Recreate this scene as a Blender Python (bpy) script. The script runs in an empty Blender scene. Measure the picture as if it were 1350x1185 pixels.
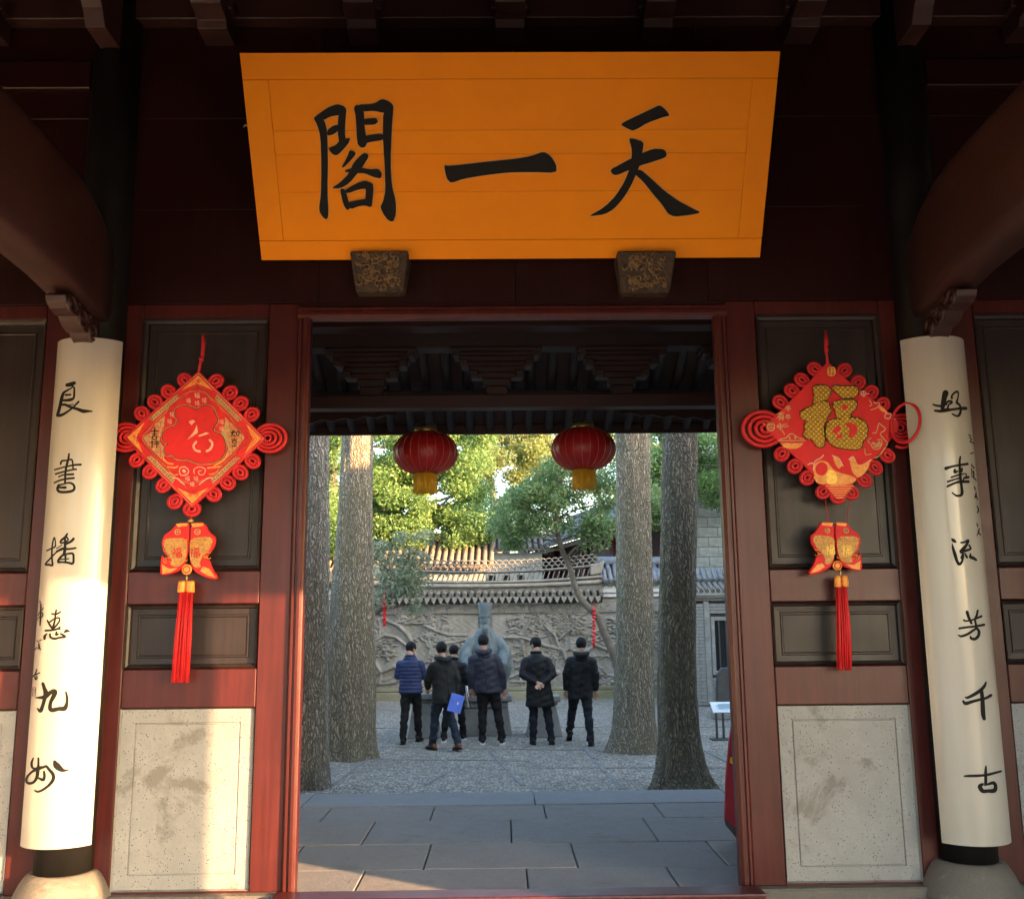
import bpy, bmesh, math, random
import numpy as np
from mathutils import Vector, Matrix

# ------------------------------------------------------------------ camera, sky, sun, exposure
S = bpy.context.scene
COL = S.collection
PW, PH = 1350.0, 1185.0
C0 = np.array([675.0, 592.5])
VP_UP = np.array([603.0, -6557.0])       # vanishing point of the verticals (photo pixels)
VP_FW = np.array([662.0, 814.0])         # vanishing point of the passage direction
FPX = math.sqrt(-float((VP_UP - C0) @ (VP_FW - C0)))
_up = np.array([*(VP_UP - C0), FPX]); _up /= np.linalg.norm(_up)
_fw = np.array([*(VP_FW - C0), FPX]); _fw /= np.linalg.norm(_fw)
_rt = np.cross(-_up, _fw); _rt /= np.linalg.norm(_rt)
CAM = np.array([-0.085, -6.04, 1.65])

cam_d = bpy.data.cameras.new('camera'); cam = bpy.data.objects.new('camera', cam_d); COL.objects.link(cam)
S.camera = cam
cam_d.sensor_fit = 'HORIZONTAL'; cam_d.sensor_width = 36.0; cam_d.lens = FPX / PW * 36.0
cam_d.clip_start = 0.05; cam_d.clip_end = 3000.0
# image axes (x right, y down, z forward) expressed in the world (rt, fw, up)
ax = [Vector((_rt[i], _fw[i], _up[i])) for i in range(3)]
cam.matrix_world = Matrix(((ax[0].x, -ax[1].x, -ax[2].x, CAM[0]), (ax[0].y, -ax[1].y, -ax[2].y, CAM[1]),
                           (ax[0].z, -ax[1].z, -ax[2].z, CAM[2]), (0, 0, 0, 1)))

SUN_AZ = math.radians(124.3)     # sun stands to the right and behind the camera (clockwise from +y)
SUN_EL = math.radians(11.5)
world = bpy.data.worlds.new('World'); S.world = world; world.use_nodes = True
wn = world.node_tree.nodes; wl = world.node_tree.links
sky = wn.new('ShaderNodeTexSky'); sky.sky_type = 'NISHITA'; sky.sun_disc = False
sky.sun_elevation = SUN_EL; sky.sun_rotation = SUN_AZ
sky.altitude = 20; sky.air_density = 1.0; sky.dust_density = 1.7; sky.ozone_density = 1.0
wl.new(sky.outputs[0], wn['Background'].inputs[0]); wn['Background'].inputs[1].default_value = 0.15
sun_d = bpy.data.lights.new('sun', 'SUN'); sun = bpy.data.objects.new('sun', sun_d); COL.objects.link(sun)
sun_d.energy = 3.7; sun_d.angle = math.radians(0.53); sun_d.color = (1.0, 0.60, 0.30)
sdir = Vector((math.sin(SUN_AZ) * math.cos(SUN_EL), math.cos(SUN_AZ) * math.cos(SUN_EL), math.sin(SUN_EL)))
sun.rotation_euler = sdir.to_track_quat('Z', 'Y').to_euler(); sun.location = sdir * 60
vs = S.view_settings
vs.view_transform = 'Standard'; vs.look = 'None'; vs.gamma = 1.0; vs.use_curve_mapping = False
vs.exposure = 3.05
S.render.engine = 'CYCLES'
S.cycles.max_bounces = 5; S.cycles.diffuse_bounces = 3; S.cycles.adaptive_threshold = 0.02

# ------------------------------------------------------------------ pixel helpers
def ray(px, py):
    d = np.array([px - C0[0], py - C0[1], FPX]); return np.array([d @ _rt, d @ _fw, d @ _up])
def PY(px, py, Y):
    d = ray(px, py); return Vector(CAM + d * ((Y - CAM[1]) / d[1]))
def PZ(px, py, Z):
    d = ray(px, py); return Vector(CAM + d * ((Z - CAM[2]) / d[2]))
def PX(px, py, X):
    d = ray(px, py); return Vector(CAM + d * ((X - CAM[0]) / d[0]))
def PN(px, py, o, n):
    d = Vector(ray(px, py)); c = Vector(CAM); return c + d * ((o - c).dot(n) / d.dot(n))
def PCYL(px, py, cx, cy, R):
    d = ray(px, py); ox, oy = CAM[0] - cx, CAM[1] - cy
    a = d[0]**2 + d[1]**2; b = 2 * (ox * d[0] + oy * d[1]); c = ox * ox + oy * oy - R * R
    q = b * b - 4 * a * c
    t = (-b - math.sqrt(max(q, 0))) / (2 * a); return Vector(CAM + d * t)
PXM = 1.0 / FPX     # metres per pixel per metre of distance

# ------------------------------------------------------------------ materials
def lin(r, g, b):
    f = lambda c: (c / 255 / 12.92) if c / 255 <= 0.04045 else ((c / 255 + 0.055) / 1.055) ** 2.4
    return (f(r), f(g), f(b), 1.0)
class NT:
    def __init__(s, name):
        s.m = bpy.data.materials.new(name); s.m.use_nodes = True
        s.t = s.m.node_tree; s.n = s.t.nodes; s.l = s.t.links
        s.b = s.n['Principled BSDF']; s.out = s.n['Material Output']
        s.tc = None
    def node(s, typ, ins=None, **props):
        n = s.n.new('ShaderNode' + typ)
        for k, v in props.items(): setattr(n, k, v)
        for k, v in (ins or {}).items():
            if hasattr(v, 'is_output'): s.l.new(v, n.inputs[k])
            else: n.inputs[k].default_value = v
        return n
    def co(s, scale=(1, 1, 1), rot=(0, 0, 0)):
        if s.tc is None: s.tc = s.n.new('ShaderNodeTexCoord')
        return s.node('Mapping', {'Vector': s.tc.outputs['Object'], 'Scale': scale, 'Rotation': rot}).outputs[0]
    def noise(s, vec, scale, detail=5, rough=0.55, dist=0.0):
        return s.node('TexNoise', {'Vector': vec, 'Scale': scale, 'Detail': detail, 'Roughness': rough, 'Distortion': dist}).outputs['Fac']
    def ramp(s, fac, stops):
        n = s.node('ValToRGB', {'Fac': fac}); e = n.color_ramp.elements
        while len(e) < len(stops): e.new(0.5)
        for i, (p, c) in enumerate(stops):
            e[i].position = p; e[i].color = c if len(c) == 4 else (*c, 1)
        return n.outputs[0]
    def mix(s, f, a, b, mode='MIX'):
        n = s.n.new('ShaderNodeMix'); n.data_type = 'RGBA'; n.blend_type = mode
        for i, v in ((0, f), (6, a), (7, b)):
            if hasattr(v, 'is_output'): s.l.new(v, n.inputs[i])
            else: n.inputs[i].default_value = v
        return n.outputs[2]
    def bump(s, h, strength=0.3, dist=0.02, normal=None):
        n = s.node('Bump', {'Height': h, 'Strength': strength, 'Distance': dist})
        if normal is not None: s.l.new(normal, n.inputs['Normal'])
        return n.outputs[0]
    def set(s, **k):
        for kk, v in k.items():
            i = s.b.inputs[kk.replace('_', ' ')]
            if hasattr(v, 'is_output'): s.l.new(v, i)
            else: i.default_value = v
        return s.m
W1 = (1, 1, 1, 1); K1 = (0, 0, 0, 1)
def plain(name, c1, c2, scale=4, rough=0.5, bump=0.1, bscale=30, stretch=(1, 1, 1), metal=0.0, coat=0.0, bdist=0.01, rvar=0.12, spec=0.5):
    t = NT(name); v = t.co(stretch)
    n1 = t.noise(v, scale, 6, 0.6)
    col = t.ramp(n1, [(0.3, c1), (0.72, c2)])
    n2 = t.noise(v, bscale, 4)
    r = t.node('MapRange', {'Value': n1, 'To Min': max(rough - rvar, .03), 'To Max': min(rough + rvar, 1)}).outputs[0]
    k = dict(Base_Color=col, Roughness=r, Metallic=metal)
    if bump: k['Normal'] = t.bump(n2, bump, bdist)
    m = t.set(**k)
    t.b.inputs['Coat Weight'].default_value = coat; t.b.inputs['Specular IOR Level'].default_value = spec
    return m
MAT = {}
def lacquer(name, c1, c2, dust=0.25, rough=0.34):
    t = NT(name); v = t.co()
    n1 = t.noise(v, 1.7, 8, 0.65); n2 = t.noise(t.co((1, 1, .12)), 34, 4); n3 = t.noise(v, 60, 3)
    col = t.ramp(n1, [(0.3, c1), (0.75, c2)])
    stk_ = t.ramp(t.noise(t.co((1, 1, .05)), 26, 5, .6), [(.40, (.72, .72, .72, 1)), (.62, (1.12, 1.12, 1.12, 1))])
    col = t.mix(.75, col, stk_, 'MULTIPLY')
    chip = t.ramp(t.noise(v, 24, 6, 0.7), [(0.66, K1), (0.70, W1)])
    col = t.mix(t.node('Math', {0: chip, 1: dust}, operation='MULTIPLY').outputs[0], col, (*[x * .5 + .04 for x in c2[:3]], 1))
    r = t.node('MapRange', {'Value': t.noise(v, 5, 6), 'To Min': rough - .1, 'To Max': rough + .16}).outputs[0]
    h = t.mix(.4, n2, n3)
    return t.set(Base_Color=col, Roughness=r, Normal=t.bump(h, .16, .006), Specular_IOR_Level=.32)
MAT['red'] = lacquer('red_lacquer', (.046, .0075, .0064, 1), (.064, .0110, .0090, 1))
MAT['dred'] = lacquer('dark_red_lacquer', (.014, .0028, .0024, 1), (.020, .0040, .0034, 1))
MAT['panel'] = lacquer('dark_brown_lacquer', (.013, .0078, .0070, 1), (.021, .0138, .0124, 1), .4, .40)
MAT['black'] = plain('black_lacquer', (.0035, .0032, .003, 1), (.008, .0072, .0066, 1), 3, .42, .25, 25, spec=.3)
MAT['beam'] = plain('dark_timber', (.020, .0050, .0040, 1), (.034, .0090, .0072, 1), 3, .55, .25, 30, (1, 1, 1))
MAT['rafter'] = plain('dark_rafter_timber', (.018, .0085, .0078, 1), (.032, .017, .0155, 1), 3, .6, .25, 30)
MAT['yellow'] = plain('ochre_yellow_paint', (.62, .183, .0008, 1), (.67, .203, .001, 1), 2.2, .6, .12, 14, (1, .4, 1), spec=.15)
MAT['yellow2'] = plain('ochre_yellow_paint_paler', (.63, .193, .0008, 1), (.68, .212, .001, 1), 2.6, .6, .12, 14, spec=.15)
MAT['ink'] = plain('black_ink', (.004, .0036, .0032, 1), (.009, .008, .007, 1), 20, .75, .1, 60, spec=.2)
MAT['carvehi'] = plain('worn_gilt_carving', (.06, .033, .012, 1), (.22, .13, .05, 1), 30, .5, .4, 80)
MAT['inkgold'] = plain('pale_outline', (.42, .26, .08, 1), (.5, .32, .11, 1), 20, .5, 0)
MAT['carve'] = plain('carved_brown_wood', (.014, .0075, .0035, 1), (.055, .031, .013, 1), 22, .55, .8, 55, bdist=.03)
def board_white():
    t = NT('ivory_lacquered_board'); v = t.co()
    n = t.noise(t.co((3, 3, .35)), 2.0, 6, .6)
    col = t.ramp(n, [(.3, (.29, .265, .222, 1)), (.7, (.345, .322, .278, 1))])
    sc = t.ramp(t.noise(v, 9, 8, .75), [(.70, K1), (.76, W1)])
    col = t.mix(t.node('Math', {0: sc, 1: .25}, operation='MULTIPLY').outputs[0], col, (.45, .38, .28, 1))
    t.b.inputs['Coat Weight'].default_value = .35; t.b.inputs['Coat Roughness'].default_value = .12
    return t.set(Base_Color=col, Roughness=.38, Normal=t.bump(t.noise(v, 3.5, 3), .08, .02))
MAT['white'] = board_white()
def stone_speckle(name, base, dark, stain, stainamt=.75, sc=1.0):
    t = NT(name); v = t.co()
    n = t.noise(v, 1.6 * sc, 8, .6)
    col = t.ramp(t.mix(.45, n, t.noise(v, 11 * sc, 7, .7)), [(.34, tuple(c * .84 for c in base[:3]) + (1,)), (.66, tuple(min(c * 1.18, 1) for c in base[:3]) + (1,))])
    vo = t.node('TexVoronoi', {'Vector': v, 'Scale': 62 * sc, 'Randomness': 1.0}).outputs['Distance']
    sp = t.ramp(vo, [(.16, W1), (.28, K1)])
    gate = t.ramp(t.noise(v, 22 * sc, 3), [(.47, K1), (.53, W1)])
    f = t.node('Math', {0: sp, 1: gate}, operation='MULTIPLY').outputs[0]
    col = t.mix(f, col, dark)
    grain = t.noise(v, 240 * sc, 2)
    col = t.mix(t.ramp(grain, [(.42, (.35,) * 3), (.6, K1)]), col, tuple(c * .72 for c in base[:3]) + (1,))
    st = t.ramp(t.noise(v, 2.6 * sc, 9, .68, .4), [(.56, K1), (.63, W1)])
    f2 = t.node('Math', {0: st, 1: stainamt}, operation='MULTIPLY').outputs[0]
    col = t.mix(f2, col, stain)
    nb_ = t.bump(t.noise(v, 9 * sc, 7, .7), .45, .02)
    return t.set(Base_Color=col, Roughness=.78, Normal=t.bump(t.mix(.5, grain, sp), .35, .004, nb_))
MAT['stone'] = stone_speckle('speckled_granite', (.222, .218, .205, 1), (.028, .026, .023, 1), (.118, .105, .088, 1))
MAT['base'] = stone_speckle('column_base_stone', (.105, .092, .075, 1), (.08, .07, .06, 1), (.18, .155, .125, 1))
MAT['slab'] = stone_speckle('grey_paving_stone', (.205, .198, .195, 1), (.085, .082, .08, 1), (.135, .130, .128, 1), .6, .8)
MAT['slab2'] = stone_speckle('warm_grey_paving_stone', (.225, .208, .194, 1), (.085, .08, .078, 1), (.145, .135, .128, 1), .6, .8)
MAT['kerb'] = stone_speckle('blue_grey_kerb_stone', (.24, .25, .265, 1), (.12, .12, .125, 1), (.21, .215, .225, 1), .5, .8)
MAT['grout'] = plain('dark_joint', (.05, .046, .042, 1), (.08, .074, .068, 1), 9, .9)
def pebbles():
    t = NT('pebble_paving'); v = t.co()
    vo = t.node('TexVoronoi', {'Vector': v, 'Scale': 19, 'Randomness': 1.0})
    cell = vo.outputs['Color']; d = vo.outputs['Distance']
    g = t.node('SeparateColor', {'Color': cell}).outputs[0]
    col = t.ramp(g, [(.0, (.27, .242, .20, 1)), (.5, (.42, .38, .32, 1)), (1., (.60, .545, .465, 1))])
    ed = t.node('TexVoronoi', {'Vector': v, 'Scale': 19, 'Randomness': 1.0}, feature='DISTANCE_TO_EDGE').outputs['Distance']
    col = t.mix(t.ramp(ed, [(.02, W1), (.10, K1)]), col, (.085, .08, .068, 1))
    moss = t.ramp(t.noise(v, .5, 7, .6), [(.45, K1), (.75, (.45,) * 3)])
    col = t.mix(moss, col, (.16, .155, .11, 1))
    h = t.ramp(ed, [(.0, K1), (.25, W1)])
    return t.set(Base_Color=col, Roughness=.8, Normal=t.bump(h, .75, .04))
MAT['pebble'] = pebbles()
def bark(name, a, b, moss, mossamt=.8):
    t = NT(name); v = t.co((1, 1, .10)); v2 = t.co()
    vo = t.node('TexVoronoi', {'Vector': t.mix(.12, v, t.node('TexNoise', {'Vector': v2, 'Scale': 6.0}).outputs['Color']), 'Scale': 34.0}, feature='DISTANCE_TO_EDGE').outputs['Distance']
    n = t.noise(v, 40, 7, .7)
    h = t.mix(.5, t.ramp(vo, [(.0, K1), (.35, W1)]), n)
    col = t.ramp(h, [(.18, tuple(c * .28 for c in a[:3])), (.5, a), (.85, b)])
    m = t.ramp(t.noise(v2, 1.6, 6, .6), [(.42, K1), (.62, W1)])
    col = t.mix(t.node('Math', {0: m, 1: mossamt}, operation='MULTIPLY').outputs[0], col, t.mix(h, tuple(c * .3 for c in moss[:3]) + (1,), moss))
    return t.set(Base_Color=col, Roughness=.88, Normal=t.bump(h, .9, .05))
MAT['bark_grey'] = bark('grey_bark', (.27, .24, .195, 1), (.50, .455, .38, 1), (.26, .245, .16, 1), .4)
MAT['bark_moss'] = bark('mossy_bark', (.27, .228, .16, 1), (.51, .445, .335, 1), (.27, .25, .14, 1), .55)
MAT['bark_dark'] = bark('dark_bark', (.175, .148, .105, 1), (.36, .31, .23, 1), (.17, .165, .085, 1), .45)
MAT['twig'] = plain('thin_branch_bark', (.10, .085, .06, 1), (.20, .17, .13, 1), 8, .85, .5, 40)
def leafmat(name, stops):
    t = NT(name)
    g = t.node('NewGeometry').outputs['Random Per Island']
    col = t.ramp(g, stops)
    tr = t.node('BsdfTranslucent', {'Color': col})
    t.set(Base_Color=col, Roughness=.45)
    mx = t.node('MixShader', {0: .5, 1: t.b.outputs[0], 2: tr.outputs[0]})
    t.l.new(mx.outputs[0], t.out.inputs[0]); return t.m
MAT['leaf_yg'] = leafmat('yellow_green_leaf', [(0, (.115, .22, .075, 1)), (.5, (.20, .33, .11, 1)), (1, (.32, .43, .14, 1))])
MAT['leaf_dk'] = leafmat('deep_green_leaf', [(0, (.12, .20, .075, 1)), (.6, (.22, .32, .125, 1)), (1, (.34, .43, .20, 1))])
MAT['leaf_gr'] = leafmat('grey_green_leaf', [(0, (.17, .21, .12, 1)), (.6, (.27, .31, .20, 1)), (1, (.40, .44, .30, 1))])
MAT['leaf_ye'] = leafmat('autumn_yellow_leaf', [(0, (.20, .27, .09, 1)), (.6, (.28, .33, .11, 1)), (1, (.34, .31, .10, 1))])
def reliefstone():
    t = NT('carved_relief_stone'); v = t.co()
    n = t.noise(t.co((1, 1, .5)), 1.3, 8, .65)
    col = t.ramp(n, [(.28, (.165, .15, .125, 1)), (.5, (.26, .24, .205, 1)), (.75, (.38, .355, .31, 1))])
    mo = t.ramp(t.noise(v, 2.3, 7, .6), [(.5, K1), (.7, (.4,) * 3)])
    col = t.mix(mo, col, (.20, .185, .10, 1))
    return t.set(Base_Color=col, Roughness=.85, Normal=t.bump(t.noise(v, 26, 6, .7), .5, .02))
MAT['relief'] = reliefstone()
MAT['wallstone'] = plain('weathered_grey_stone', (.17, .155, .13, 1), (.32, .30, .255, 1), 2.2, .85, .5, 22, bdist=.02)
MAT['mossstone'] = plain('mossy_plinth_stone', (.17, .155, .08, 1), (.30, .28, .19, 1), 1.6, .88, .5, 20, bdist=.02)
MAT['tile'] = plain('grey_clay_tile', (.11, .10, .085, 1), (.22, .205, .175, 1), 6, .8, .4, 30)
MAT['tileblue'] = plain('blue_grey_clay_tile', (.12, .13, .15, 1), (.24, .255, .28, 1), 6, .75, .4, 30)
MAT['tilewarm'] = plain('sunlit_tint_clay_tile', (.15, .105, .07, 1), (.28, .20, .13, 1), 5, .8, .4, 30)  # warmth of the sunlight is put into this tile colour
MAT['plaster'] = plain('weathered_white_plaster', (.42, .41, .38, 1), (.66, .65, .61, 1), 2.2, .85, .25, 18)
MAT['brick'] = plain('grey_brick', (.20, .195, .18, 1), (.36, .35, .32, 1), 5, .88, .4, 25)
MAT['brick2'] = plain('pale_washed_brick', (.36, .34, .29, 1), (.55, .53, .48, 1), 3, .88, .4, 25)
MAT['bronze'] = plain('blue_grey_patinated_bronze', (.10, .125, .13, 1), (.22, .26, .26, 1), 7, .6, .3, 18, metal=.1)
MAT['plinth'] = plain('dark_grey_worked_stone', (.15, .15, .14, 1), (.25, .25, .235, 1), 3, .75, .35, 26)
MAT['plinth_l'] = plain('pale_grey_worked_stone', (.30, .31, .32, 1), (.44, .45, .46, 1), 3, .7, .3, 26)
MAT['redcloth'] = plain('bright_red_flocked_cloth', (.42, .0025, .004, 1), (.54, .005, .007, 1), 9, .7, .3, 120)
MAT['redcord'] = plain('red_cord', (.36, .0025, .006, 1), (.48, .005, .010, 1), 9, .62, .5, 160)
MAT['gold'] = plain('gold_thread', (.50, .27, .03, 1), (.78, .50, .10, 1), 40, .38, .5, 90, metal=.35)
MAT['palegold'] = plain('pale_gold_print', (.27, .14, .05, 1), (.48, .29, .12, 1), 60, .5, .3, 90, metal=.1)
MAT['fishgold'] = plain('gold_glitter_cloth', (.20, .085, .012, 1), (.50, .28, .06, 1), 90, .4, .5, 120, metal=.2)
MAT['orange'] = plain('orange_gold_print', (.50, .13, .015, 1), (.68, .30, .04, 1), 45, .45, .3, 90)
MAT['pinkish'] = plain('pale_pink_print', (.50, .22, .15, 1), (.62, .34, .24, 1), 50, .5, 0)
MAT['lantern'] = plain('dark_red_lantern_silk', (.30, .005, .009, 1), (.40, .009, .013, 1), 5, .42, .15, 60)
MAT['lrib'] = plain('lantern_rib_gold', (.42, .12, .05, 1), (.55, .20, .08, 1), 8, .4, 0)
MAT['brass'] = plain('brass_cap', (.45, .32, .10, 1), (.65, .48, .18, 1), 12, .35, .1, 40, metal=.8)
MAT['fringe'] = plain('yellow_fringe', (.62, .36, .015, 1), (.78, .48, .03, 1), 14, .6, .4, 80, (1, 1, .1))
def quilt():
    t = NT('gold_quilted_satin'); v = t.co((1, 1, 1), (0, math.radians(45), 0))
    w1 = t.node('TexWave', {'Vector': v, 'Scale': 14.0}, bands_direction='X').outputs['Fac']
    w2 = t.node('TexWave', {'Vector': v, 'Scale': 14.0}, bands_direction='Z').outputs['Fac']
    h = t.node('Math', {0: w1, 1: w2}, operation='MINIMUM').outputs[0]
    col = t.ramp(h, [(.0, (.22, .11, .006, 1)), (.35, (.44, .26, .02, 1)), (1, (.60, .40, .05, 1))])
    return t.set(Base_Color=col, Roughness=.35, Metallic=.3, Normal=t.bump(h, .5, .012))
MAT['quilt'] = quilt()
MAT['skin'] = plain('skin', (.42, .24, .16, 1), (.50, .30, .21, 1), 8, .5, .1, 60)
MAT['hair'] = plain('black_hair', (.0035, .003, .003, 1), (.011, .0095, .009, 1), 40, .6, .9, 110, (1, 1, .3), bdist=.03, spec=.25)
def cloth(name, c, k=1.5, rough=.75):
    q = .5 if max(c[:3]) < .07 else 1
    return plain(name, tuple(x * q for x in c[:3]) + (1,), tuple(min(x * k * q, 1) for x in c[:3]) + (1,), 6, rough, .5, 14, bdist=.03, spec=.3)
MAT['navy'] = cloth('navy_quilted_nylon', (.0165, .027, .078, 1), 1.5, .6)
MAT['blk'] = cloth('black_wool_cloth', (.007, .007, .008, 1), 1.8)
MAT['blkcoat'] = cloth('black_coat_cloth', (.010, .011, .013, 1), 1.7, .6)
MAT['grey'] = cloth('dark_slate_jacket_cloth', (.040, .043, .0695, 1), 1.5, .55)
MAT['greend'] = cloth('charcoal_green_parka_cloth', (.016, .018, .018, 1), 1.6, .7)
MAT['jean'] = cloth('dark_blue_denim', (.022, .035, .060, 1), 1.6)
MAT['navyp'] = cloth('dark_navy_trouser_cloth', (.012, .014, .022, 1), 1.6)
MAT['brownl'] = cloth('brown_leather', (.12, .045, .022, 1), 1.7, .4)
MAT['shoe'] = cloth('black_shoe_leather', (.008, .008, .008, 1), 1.7, .4)
MAT['sole'] = cloth('white_rubber', (.65, .65, .65, 1), 1.1, .6)
MAT['folder'] = cloth('bright_blue_plastic', (.11, .20, .72, 1), 1.2, .35)
MAT['paper'] = cloth('white_paper', (.72, .73, .74, 1), 1.1, .6)
MAT['signblue'] = cloth('pale_blue_sign_print', (.42, .55, .60, 1), 1.2, .4)
MAT['signred'] = plain('crimson_painted_board', (.28, .018, .035, 1), (.36, .026, .045, 1), 3, .45, .15, 25)
MAT['metal'] = plain('dark_grey_metal', (.05, .055, .06, 1), (.09, .095, .10, 1), 6, .45, .1, 30, metal=.6)
MAT['redpaper'] = plain('red_paper', (.60, .012, .018, 1), (.75, .02, .03, 1), 20, .6, 0)
MAT['glass'] = plain('dark_window_glass', (.010, .012, .014, 1), (.02, .023, .026, 1), 4, .12, 0)
MAT['hole'] = plain('unlit_interior', (.008, .008, .008, 1), (.012, .012, .012, 1), 4, .9, 0)
MAT['roofdark'] = plain('roof_boarding', (.03, .018, .015, 1), (.05, .03, .025, 1), 4, .8, .2, 20)
MAT['terrace'] = stone_speckle('terrace_paving', (.34, .32, .29, 1), (.12, .11, .10, 1), (.22, .21, .19, 1), .5, .5)

# ------------------------------------------------------------------ mesh helpers
class MB:
    def __init__(s): s.v = []; s.f = []; s.sm = []
    def quad(s, a, b, c, d, sm=False):
        n = len(s.v); s.v += [a, b, c, d]; s.f.append((n, n + 1, n + 2, n + 3)); s.sm.append(sm)
    def poly(s, pts):
        n = len(s.v); s.v += list(pts); s.f.append(tuple(range(n, n + len(pts)))); s.sm.append(False)
    def hexa(s, p):     # 8 points: bottom 4 ccw, top 4 ccw
        n = len(s.v); s.v += list(p)
        for q in ((0, 3, 2, 1), (4, 5, 6, 7), (0, 1, 5, 4), (1, 2, 6, 5), (2, 3, 7, 6), (3, 0, 4, 7)):
            s.f.append(tuple(n + i for i in q)); s.sm.append(False)
    def box(s, x0, x1, y0, y1, z0, z1):
        x0, x1 = min(x0, x1), max(x0, x1)
        s.hexa([(x0, y0, z0), (x1, y0, z0), (x1, y1, z0), (x0, y1, z0), (x0, y0, z1), (x1, y0, z1), (x1, y1, z1), (x0, y1, z1)])
        return s
    def prism(s, pts, n):     # closed outline extruded along n
        n = Vector(n); k = len(pts); b = len(s.v)
        s.v += [tuple(Vector(p)) for p in pts] + [tuple(Vector(p) + n) for p in pts]
        s.f.append(tuple(range(b + k - 1, b - 1, -1))); s.f.append(tuple(range(b + k, b + 2 * k))); s.sm += [False, False]
        for i in range(k):
            j = (i + 1) % k; s.f.append((b + i, b + j, b + k + j, b + k + i)); s.sm.append(False)
        return s
    def rings(s, rings, cap=True, closed=False, sm=True):
        n = len(rings[0]); b = len(s.v)
        for r in rings: s.v += [tuple(p) for p in r]
        m = len(rings)
        for i in range(m if closed else m - 1):
            i2 = (i + 1) % m
            for j in range(n):
                j2 = (j + 1) % n
                s.f.append((b + i * n + j, b + i * n + j2, b + i2 * n + j2, b + i2 * n + j)); s.sm.append(sm)
        if cap and not closed:
            s.f.append(tuple(b + j for j in range(n - 1, -1, -1))); s.sm.append(False)
            s.f.append(tuple(b + (m - 1) * n + j for j in range(n))); s.sm.append(False)
        return s
    def tube(s, pts, rad, n=8, closed=False, cap=True, ell=None):
        pts = [Vector(p) for p in pts]; m = len(pts)
        if not hasattr(rad, '__len__'): rad = [rad] * m
        rr = []; prev = None
        for i, p in enumerate(pts):
            if closed: d = pts[(i + 1) % m] - pts[i - 1]
            else: d = pts[min(i + 1, m - 1)] - pts[max(i - 1, 0)]
            d.normalize()
            if prev is None:
                u = d.cross(Vector((0, 1, 0)))
                if u.length < .2: u = d.cross(Vector((1, 0, 0)))
            else: u = prev - d * prev.dot(d)
            u.normalize(); prev = u; w = d.cross(u)
            rx = rad[i] if not hasattr(rad[i], '__len__') else rad[i][0]
            ry = rad[i] if not hasattr(rad[i], '__len__') else rad[i][1]
            rr.append([p + u * (math.cos(2 * math.pi * k / n) * rx) + w * (math.sin(2 * math.pi * k / n) * ry) for k in range(n)])
        return s.rings(rr, cap, closed)
    def lathe(s, c, prof, n=20, axis='z'):
        c = Vector(c); rr = []
        for r, h in prof:
            rr.append([c + Vector((math.cos(2 * math.pi * k / n) * r, math.sin(2 * math.pi * k / n) * r, h)) for k in range(n)])
        return s.rings(rr)
    def ellip(s, c, r, n=14, m=9, rot=None):
        c = Vector(c); rr = []
        for i in range(m + 1):
            a = math.pi * (i + .02) / (m + .04) - math.pi / 2
            ring = []
            for k in range(n):
                t = 2 * math.pi * k / n
                p = Vector((math.cos(a) * math.cos(t) * r[0], math.cos(a) * math.sin(t) * r[1], math.sin(a) * r[2]))
                ring.append(c + (rot @ p if rot else p))
            rr.append(ring)
        return s.rings(rr)
    def ringpanel(s, x0, x1, z0, z1, steps):   # concentric rectangular rings (inset, y), last filled
        x0, x1 = min(x0, x1), max(x0, x1); b = len(s.v)
        for ins, y in steps:
            s.v += [(x0 + ins, y, z0 + ins), (x1 - ins, y, z0 + ins), (x1 - ins, y, z1 - ins), (x0 + ins, y, z1 - ins)]
        for i in range(len(steps) - 1):
            for j in range(4):
                k = (j + 1) % 4; s.f.append((b + i * 4 + j, b + i * 4 + k, b + i * 4 + 4 + k, b + i * 4 + 4 + j)); s.sm.append(False)
        e = b + (len(steps) - 1) * 4; s.f.append((e, e + 1, e + 2, e + 3)); s.sm.append(False)
        return s

def tag(o, label=None, cat=None, group=None, kind=None):
    if label: o['label'] = label
    if cat: o['category'] = cat
    if group: o['group'] = group
    if kind: o['kind'] = kind
    return o
def wloc(o):
    v = Vector((0, 0, 0))
    while o is not None: v += o.location; o = o.parent
    return v
def empty(name, loc, label, cat, group=None):
    o = bpy.data.objects.new(name, None); COL.objects.link(o); o.location = loc; o.empty_display_size = .2
    return tag(o, label, cat, group)
def build(mb, name, mat, parent=None, bevel=0.0, seg=1, origin=None, local=False, kind=None):
    """one mesh object from world-space geometry (kept relative to the parent's base)"""
    me = bpy.data.meshes.new(name)
    off = Vector((0, 0, 0)) if local else (wloc(parent) if parent else Vector(origin or (0, 0, 0)))
    me.from_pydata([tuple(Vector(v) - off) for v in mb.v], [], mb.f)
    me.polygons.foreach_set('use_smooth', mb.sm)
    bm = bmesh.new(); bm.from_mesh(me)
    bmesh.ops.recalc_face_normals(bm, faces=bm.faces)
    if bevel:
        bmesh.ops.remove_doubles(bm, verts=bm.verts, dist=1e-5)
        es = [e for e in bm.edges if len(e.link_faces) == 2 and e.calc_face_angle(0) > .5]
        bmesh.ops.bevel(bm, geom=es, offset=bevel, segments=seg, affect='EDGES', profile=.6)
    bm.to_mesh(me); bm.free()
    me.materials.append(MAT[mat] if isinstance(mat, str) else mat)
    o = bpy.data.objects.new(name, me); COL.objects.link(o)
    if parent: o.parent = parent
    elif origin: o.location = origin
    if kind: o['kind'] = kind
    return o
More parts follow.
